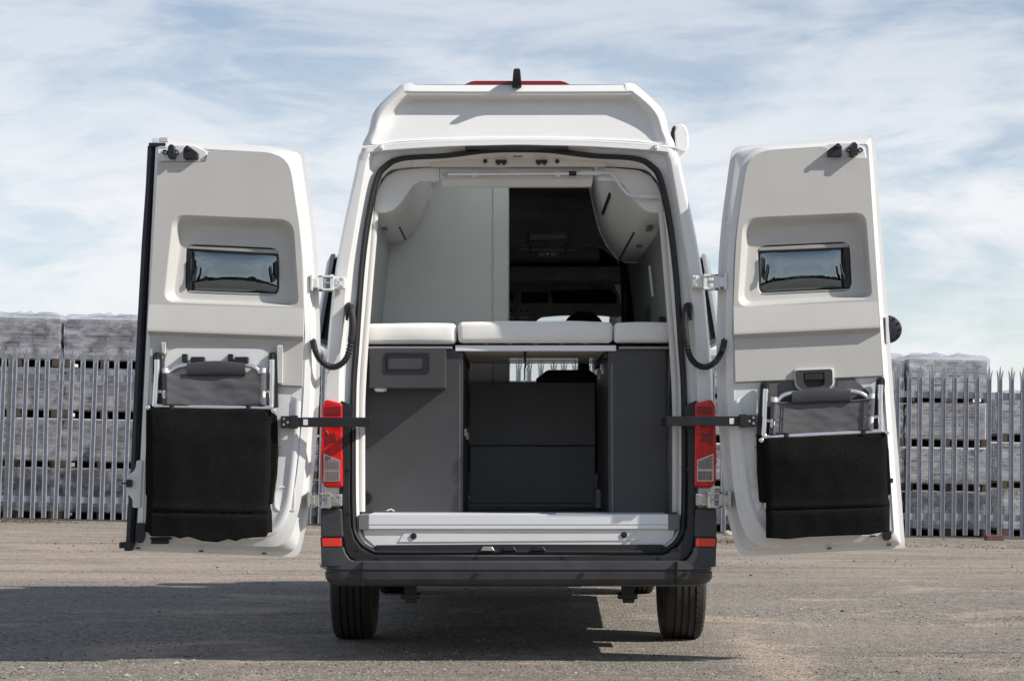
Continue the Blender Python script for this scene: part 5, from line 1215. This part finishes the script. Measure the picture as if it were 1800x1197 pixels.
# ================================================================ FOLDED CHAIRS
def chair(label, f, seat_pts):
    """f maps left-door pixels to this chair's pixels"""
    Y0 = YD - 0.055
    base = PT(*f(375, 945), Y0); e = empty('folded_chair', base); tag(e, label, 'folding chair')
    Q = lambda pts, Y: P3([f(x, y) for x, y in pts], Y)
    for x in (275, 479):
        m = MB()
        pa = [(x - 7.5, 716), (x - 7.5, 626), (x - 6, 620.5), (x - 2, 619), (x + 3, 619), (x + 6.5, 621), (x + 7.5, 627), (x + 9, 716)]
        m.prism([(p.x, p.z) for p in Q(pa, Y0)], Y0 + 0.012, Y0 + 0.04); obj('armrest', m, 'black_plastic', e, bevel=0.006, seg=3)
    for (xa, xb) in ((276, 272), (478, 477)):
        m = MB(); m.tube(Q([(xa, 632), (xa, 650), (xb, 714)], Y0 - 0.005), 0.0135, 14); obj('leg', m, 'silver_tube', e)
        m = MB(); m.tube(Q([(xa, 622), (xa, 633)], Y0 - 0.004), 0.0125, 10); obj('foot_cap', m, 'black_plastic', e)
    m = MB(); m.tube(Q([(271, 713.5), (330, 714.5), (420, 716), (478, 716.5)], Y0 - 0.006), 0.012, 14); obj('cross_tube', m, 'silver_tube', e)
    for x, y in ((476, 715), (481, 722), (260, 716)):
        p = Q([(x, y)], Y0 - 0.016)[0]; m = MB(); m.lathe([(0.0115, 0.012), (0.0115, -0.006), (0.007, -0.009)], p, (0, 1, 0), 14); obj('joint', m, 'silver_tube', e)
    for x in (302.5, 437.5):
        m = MB(); m.tube(Q([(x, 711.5), (x, 719)], Y0 - 0.007), 0.0165, 12); obj('clip', m, 'black_plastic', e)
    # backrest posts with fabric sleeves
    for x, sg in ((290.5, 1), (462.5, -1)):
        m = MB(); m.tube(Q([(x + 0.5 * sg, 647), (x, 700), (x - 1 * sg, 711)], Y0 - 0.008), 0.0125, 12); po = obj('back_post', m, 'silver_tube', e)
        m = MB(); m.tube(Q([(x, 647), (x, 655)], Y0 - 0.008), 0.0145, 12); obj('post_cap', m, 'white_plastic', po)
        m = MB(); m.tube(Q([(x - 0.5, 689), (x - 0.5, 698)], Y0 - 0.010), 0.0145, 10); m.tube(Q([(x - 15 * sg, 688), (x - 4 * sg, 688.5)], Y0), 0.008, 8); obj('post_clamp', m, 'white_plastic', po)
        for y0, y1 in ((656, 686), (700, 712)):
            m = MB(); m.tube(Q([(x + 1 * sg, y0), (x + 1 * sg, y1)], Y0 - 0.008), 0.0185, 14); obj('sleeve', m, 'chair_fabric', po)
        for y in (687, 697.5):
            m = MB(); m.tube(Q([(x, y), (x + 11 * sg, y)], Y0 - 0.018), 0.0035, 6); obj('band', m, 'silver_tube', po)
    # backrest fabric
    m = MB(); nx, ny = 40, 16; vs = []
    for j in range(ny + 1):
        for i in range(nx + 1):
            u, v = i / nx, j / ny
            x = 291 + (462 - 291) * u; y = 657 + 2.5 * math.sin(math.pi * u) + (711.5 - 657) * v
            y3 = Y0 - 0.026 + 0.016 * math.sin(math.pi * u) ** 0.6 + 0.010 * noise.noise((u * 3.1, v * 2.2, len(label) * 0.37)) * math.sin(math.pi * u) + 0.003 * noise.noise((u * 9, v * 7, 1.7))
            vs.append(PT(*f(x, y), y3))
    q = [(j * (nx + 1) + i, j * (nx + 1) + i + 1, (j + 1) * (nx + 1) + i + 1, (j + 1) * (nx + 1) + i) for j in range(ny) for i in range(nx)]
    m.add(vs, q); bo = obj('backrest', m, 'chair_fabric', e, angle=80); so_ = bo.modifiers.new('thickness', 'SOLIDIFY'); so_.thickness = 0.003
    m = MB(); m.tube([p + Vector((0, -0.001, 0)) for p in vs[:nx + 1]], 0.0035, 6); obj('hem', m, 'chair_fabric', e)
    for i_ in (3, 4, nx - 4, nx - 3):
        m = MB(); m.tube([vs[j * (nx + 1) + i_] + Vector((0, -0.0012, 0)) for j in range(ny + 1)], 0.0016, 5); obj('stitched_seam', m, 'pad_fabric', e)
    # headrest hoop and pad
    m = MB(); m.tube([Vector(p) for p in Q([tuple(p) for p in cat([(297, 657), (301, 652), (310, 646), (322, 642.5), (335, 641.5), (380, 640.5), (425, 641.5), (438, 642.5), (448, 646), (455, 653), (457, 660)], 4, False)], Y0 + 0.006)], 0.0125, 12); obj('headrest_hoop', m, 'silver_tube', e)
    m = MB(); nx = 18; lps = []
    for i in range(nx + 1):
        u = i / nx; x = 328 + 103 * u; rise = 4.5 * math.sin(math.pi * u); cy_ = 650 - rise * 0.6; ry = 11.5 + rise * 0.4; l = []
        for k in range(14):
            t = 2 * math.pi * k / 14; sq = lambda c: math.copysign(abs(c) ** 0.55, c)
            px, py = f(x, cy_ + ry * sq(math.sin(t))); l.append(PT(px, py, Y0 - 0.006 + 0.024 * sq(math.cos(t)) * -1))
        lps.append(l)
    m.rings(lps, True, True, True); obj('headrest_pad', m, 'pad_fabric', e, angle=60)
    # black felt seat hanging down over the folded legs
    top, bot, left, right, fold = seat_pts
    def interp(tab, t):
        for (a, b), (c, d) in zip(tab, tab[1:]):
            if t <= c: return b + (d - b) * (t - a) / (c - a)
        return tab[-1][1]
    nx, ny = 72, 64; vs = []
    for j in range(ny + 1):
        for i in range(nx + 1):
            u, v = i / nx, j / ny
            yt, yb = interp(top, u), interp(bot, u); y = yt + (yb - yt) * v
            xl, xr = interp(left, y), interp(right, y); x = xl + (xr - xl) * u
            edge = max(0, 1 - min(u, 1 - u) / 0.045) ** 2 * 0.030 + max(0, 1 - v / 0.03) ** 2 * 0.018
            belly = -0.030 * math.sin(math.pi * min(1, u)) ** 0.5 * sm(0, 0.25, v) * (1 - 0.55 * sm(0.75, 1, v))
            fd = 0.014 * math.exp(-((y - fold(x)) / 3.0) ** 2) - 0.010 * sm(fold(x) - 18, fold(x), y)
            wr = 0.011 * noise.noise((u * 2.2, v * 3.0, 5 + xl * 0.01)) + 0.004 * noise.noise((u * 7, v * 5, xl * 0.02)) + 0.0012 * noise.noise((u * 60, v * 60, 2))
            vs.append(PT(x, y, Y0 - 0.012 + edge + belly + fd + wr))
    m = MB(); m.add(vs, [(j * (nx + 1) + i, j * (nx + 1) + i + 1, (j + 1) * (nx + 1) + i + 1, (j + 1) * (nx + 1) + i) for j in range(ny) for i in range(nx)])
    so2 = obj('seat_fabric', m, 'felt', e, angle=80); sd = so2.modifiers.new('thickness', 'SOLIDIFY'); sd.thickness = 0.006; sd.offset = 1
    return e
c1 = chair('folded silver chair with black felt seat, its top hooks and white bracket panel uncovered', lambda x, y: (x, y),
      ([(0, 713), (0.5, 715), (1, 718)], [(0, 934), (0.03, 936), (0.04, 941.5), (0.22, 941.5), (0.27, 946), (0.34, 942.5), (0.45, 950.5), (0.57, 952.5), (0.66, 947), (0.72, 950.5), (0.77, 946), (0.96, 943), (0.97, 936), (1, 935)],
       [(700, 259), (760, 258.5), (860, 260), (900, 259), (940, 256.5)], [(700, 478), (760, 477), (840, 475), (885, 471.5), (900, 476), (945, 477)], lambda x: 899 + 0.02 * (x - 260)))
mp_r = lambda x, y: (1822.5 - x - 0.055 * (y - 660), y + 44 + (x - 272) * 0.036)
c2 = chair('folded silver chair with black felt seat hanging beneath the dark pull grip', mp_r,
      ([(0, 769), (0.5, 764), (1, 761)], [(0, 945), (0.17, 947), (0.35, 943), (0.6, 941), (0.84, 939.5), (0.95, 935), (1, 932)],
       [(740, 1340), (786, 1342), (881, 1348), (950, 1348.5)], [(740, 1556), (800, 1558.5), (872, 1559.5), (884, 1562), (940, 1562)], lambda x: 897 - 0.03 * (x - 1350)))
# side gussets of the felt seats, stepped back
for e, pts in ((c1, [(474, 722), (486, 730), (488, 800), (486, 835), (482, 862), (478, 886), (470, 886)]), (c2, [(1331, 760), (1344, 770), (1350, 884), (1336, 883), (1332, 830)]), (c2, [(1556, 765), (1563, 790), (1567, 868), (1560, 872)]), (c1, [(256.5, 720), (264, 720), (264, 872), (255, 871)])):
    m = MB(); m.pprism(pts, YD - 0.045, YD - 0.004); obj('side_gusset', m, 'felt', e, bevel=0.008)
for e, (a, b, y0, y1) in ((c1, (474, 478, 886, 902)), (c2, (1344, 1348, 880, 892))):
    m = MB(); m.tube(P3([((a + b) / 2, y0), ((a + b) / 2, y1)], YD - 0.03), 0.007, 8); obj('frame_end', m, 'silver_tube', e)
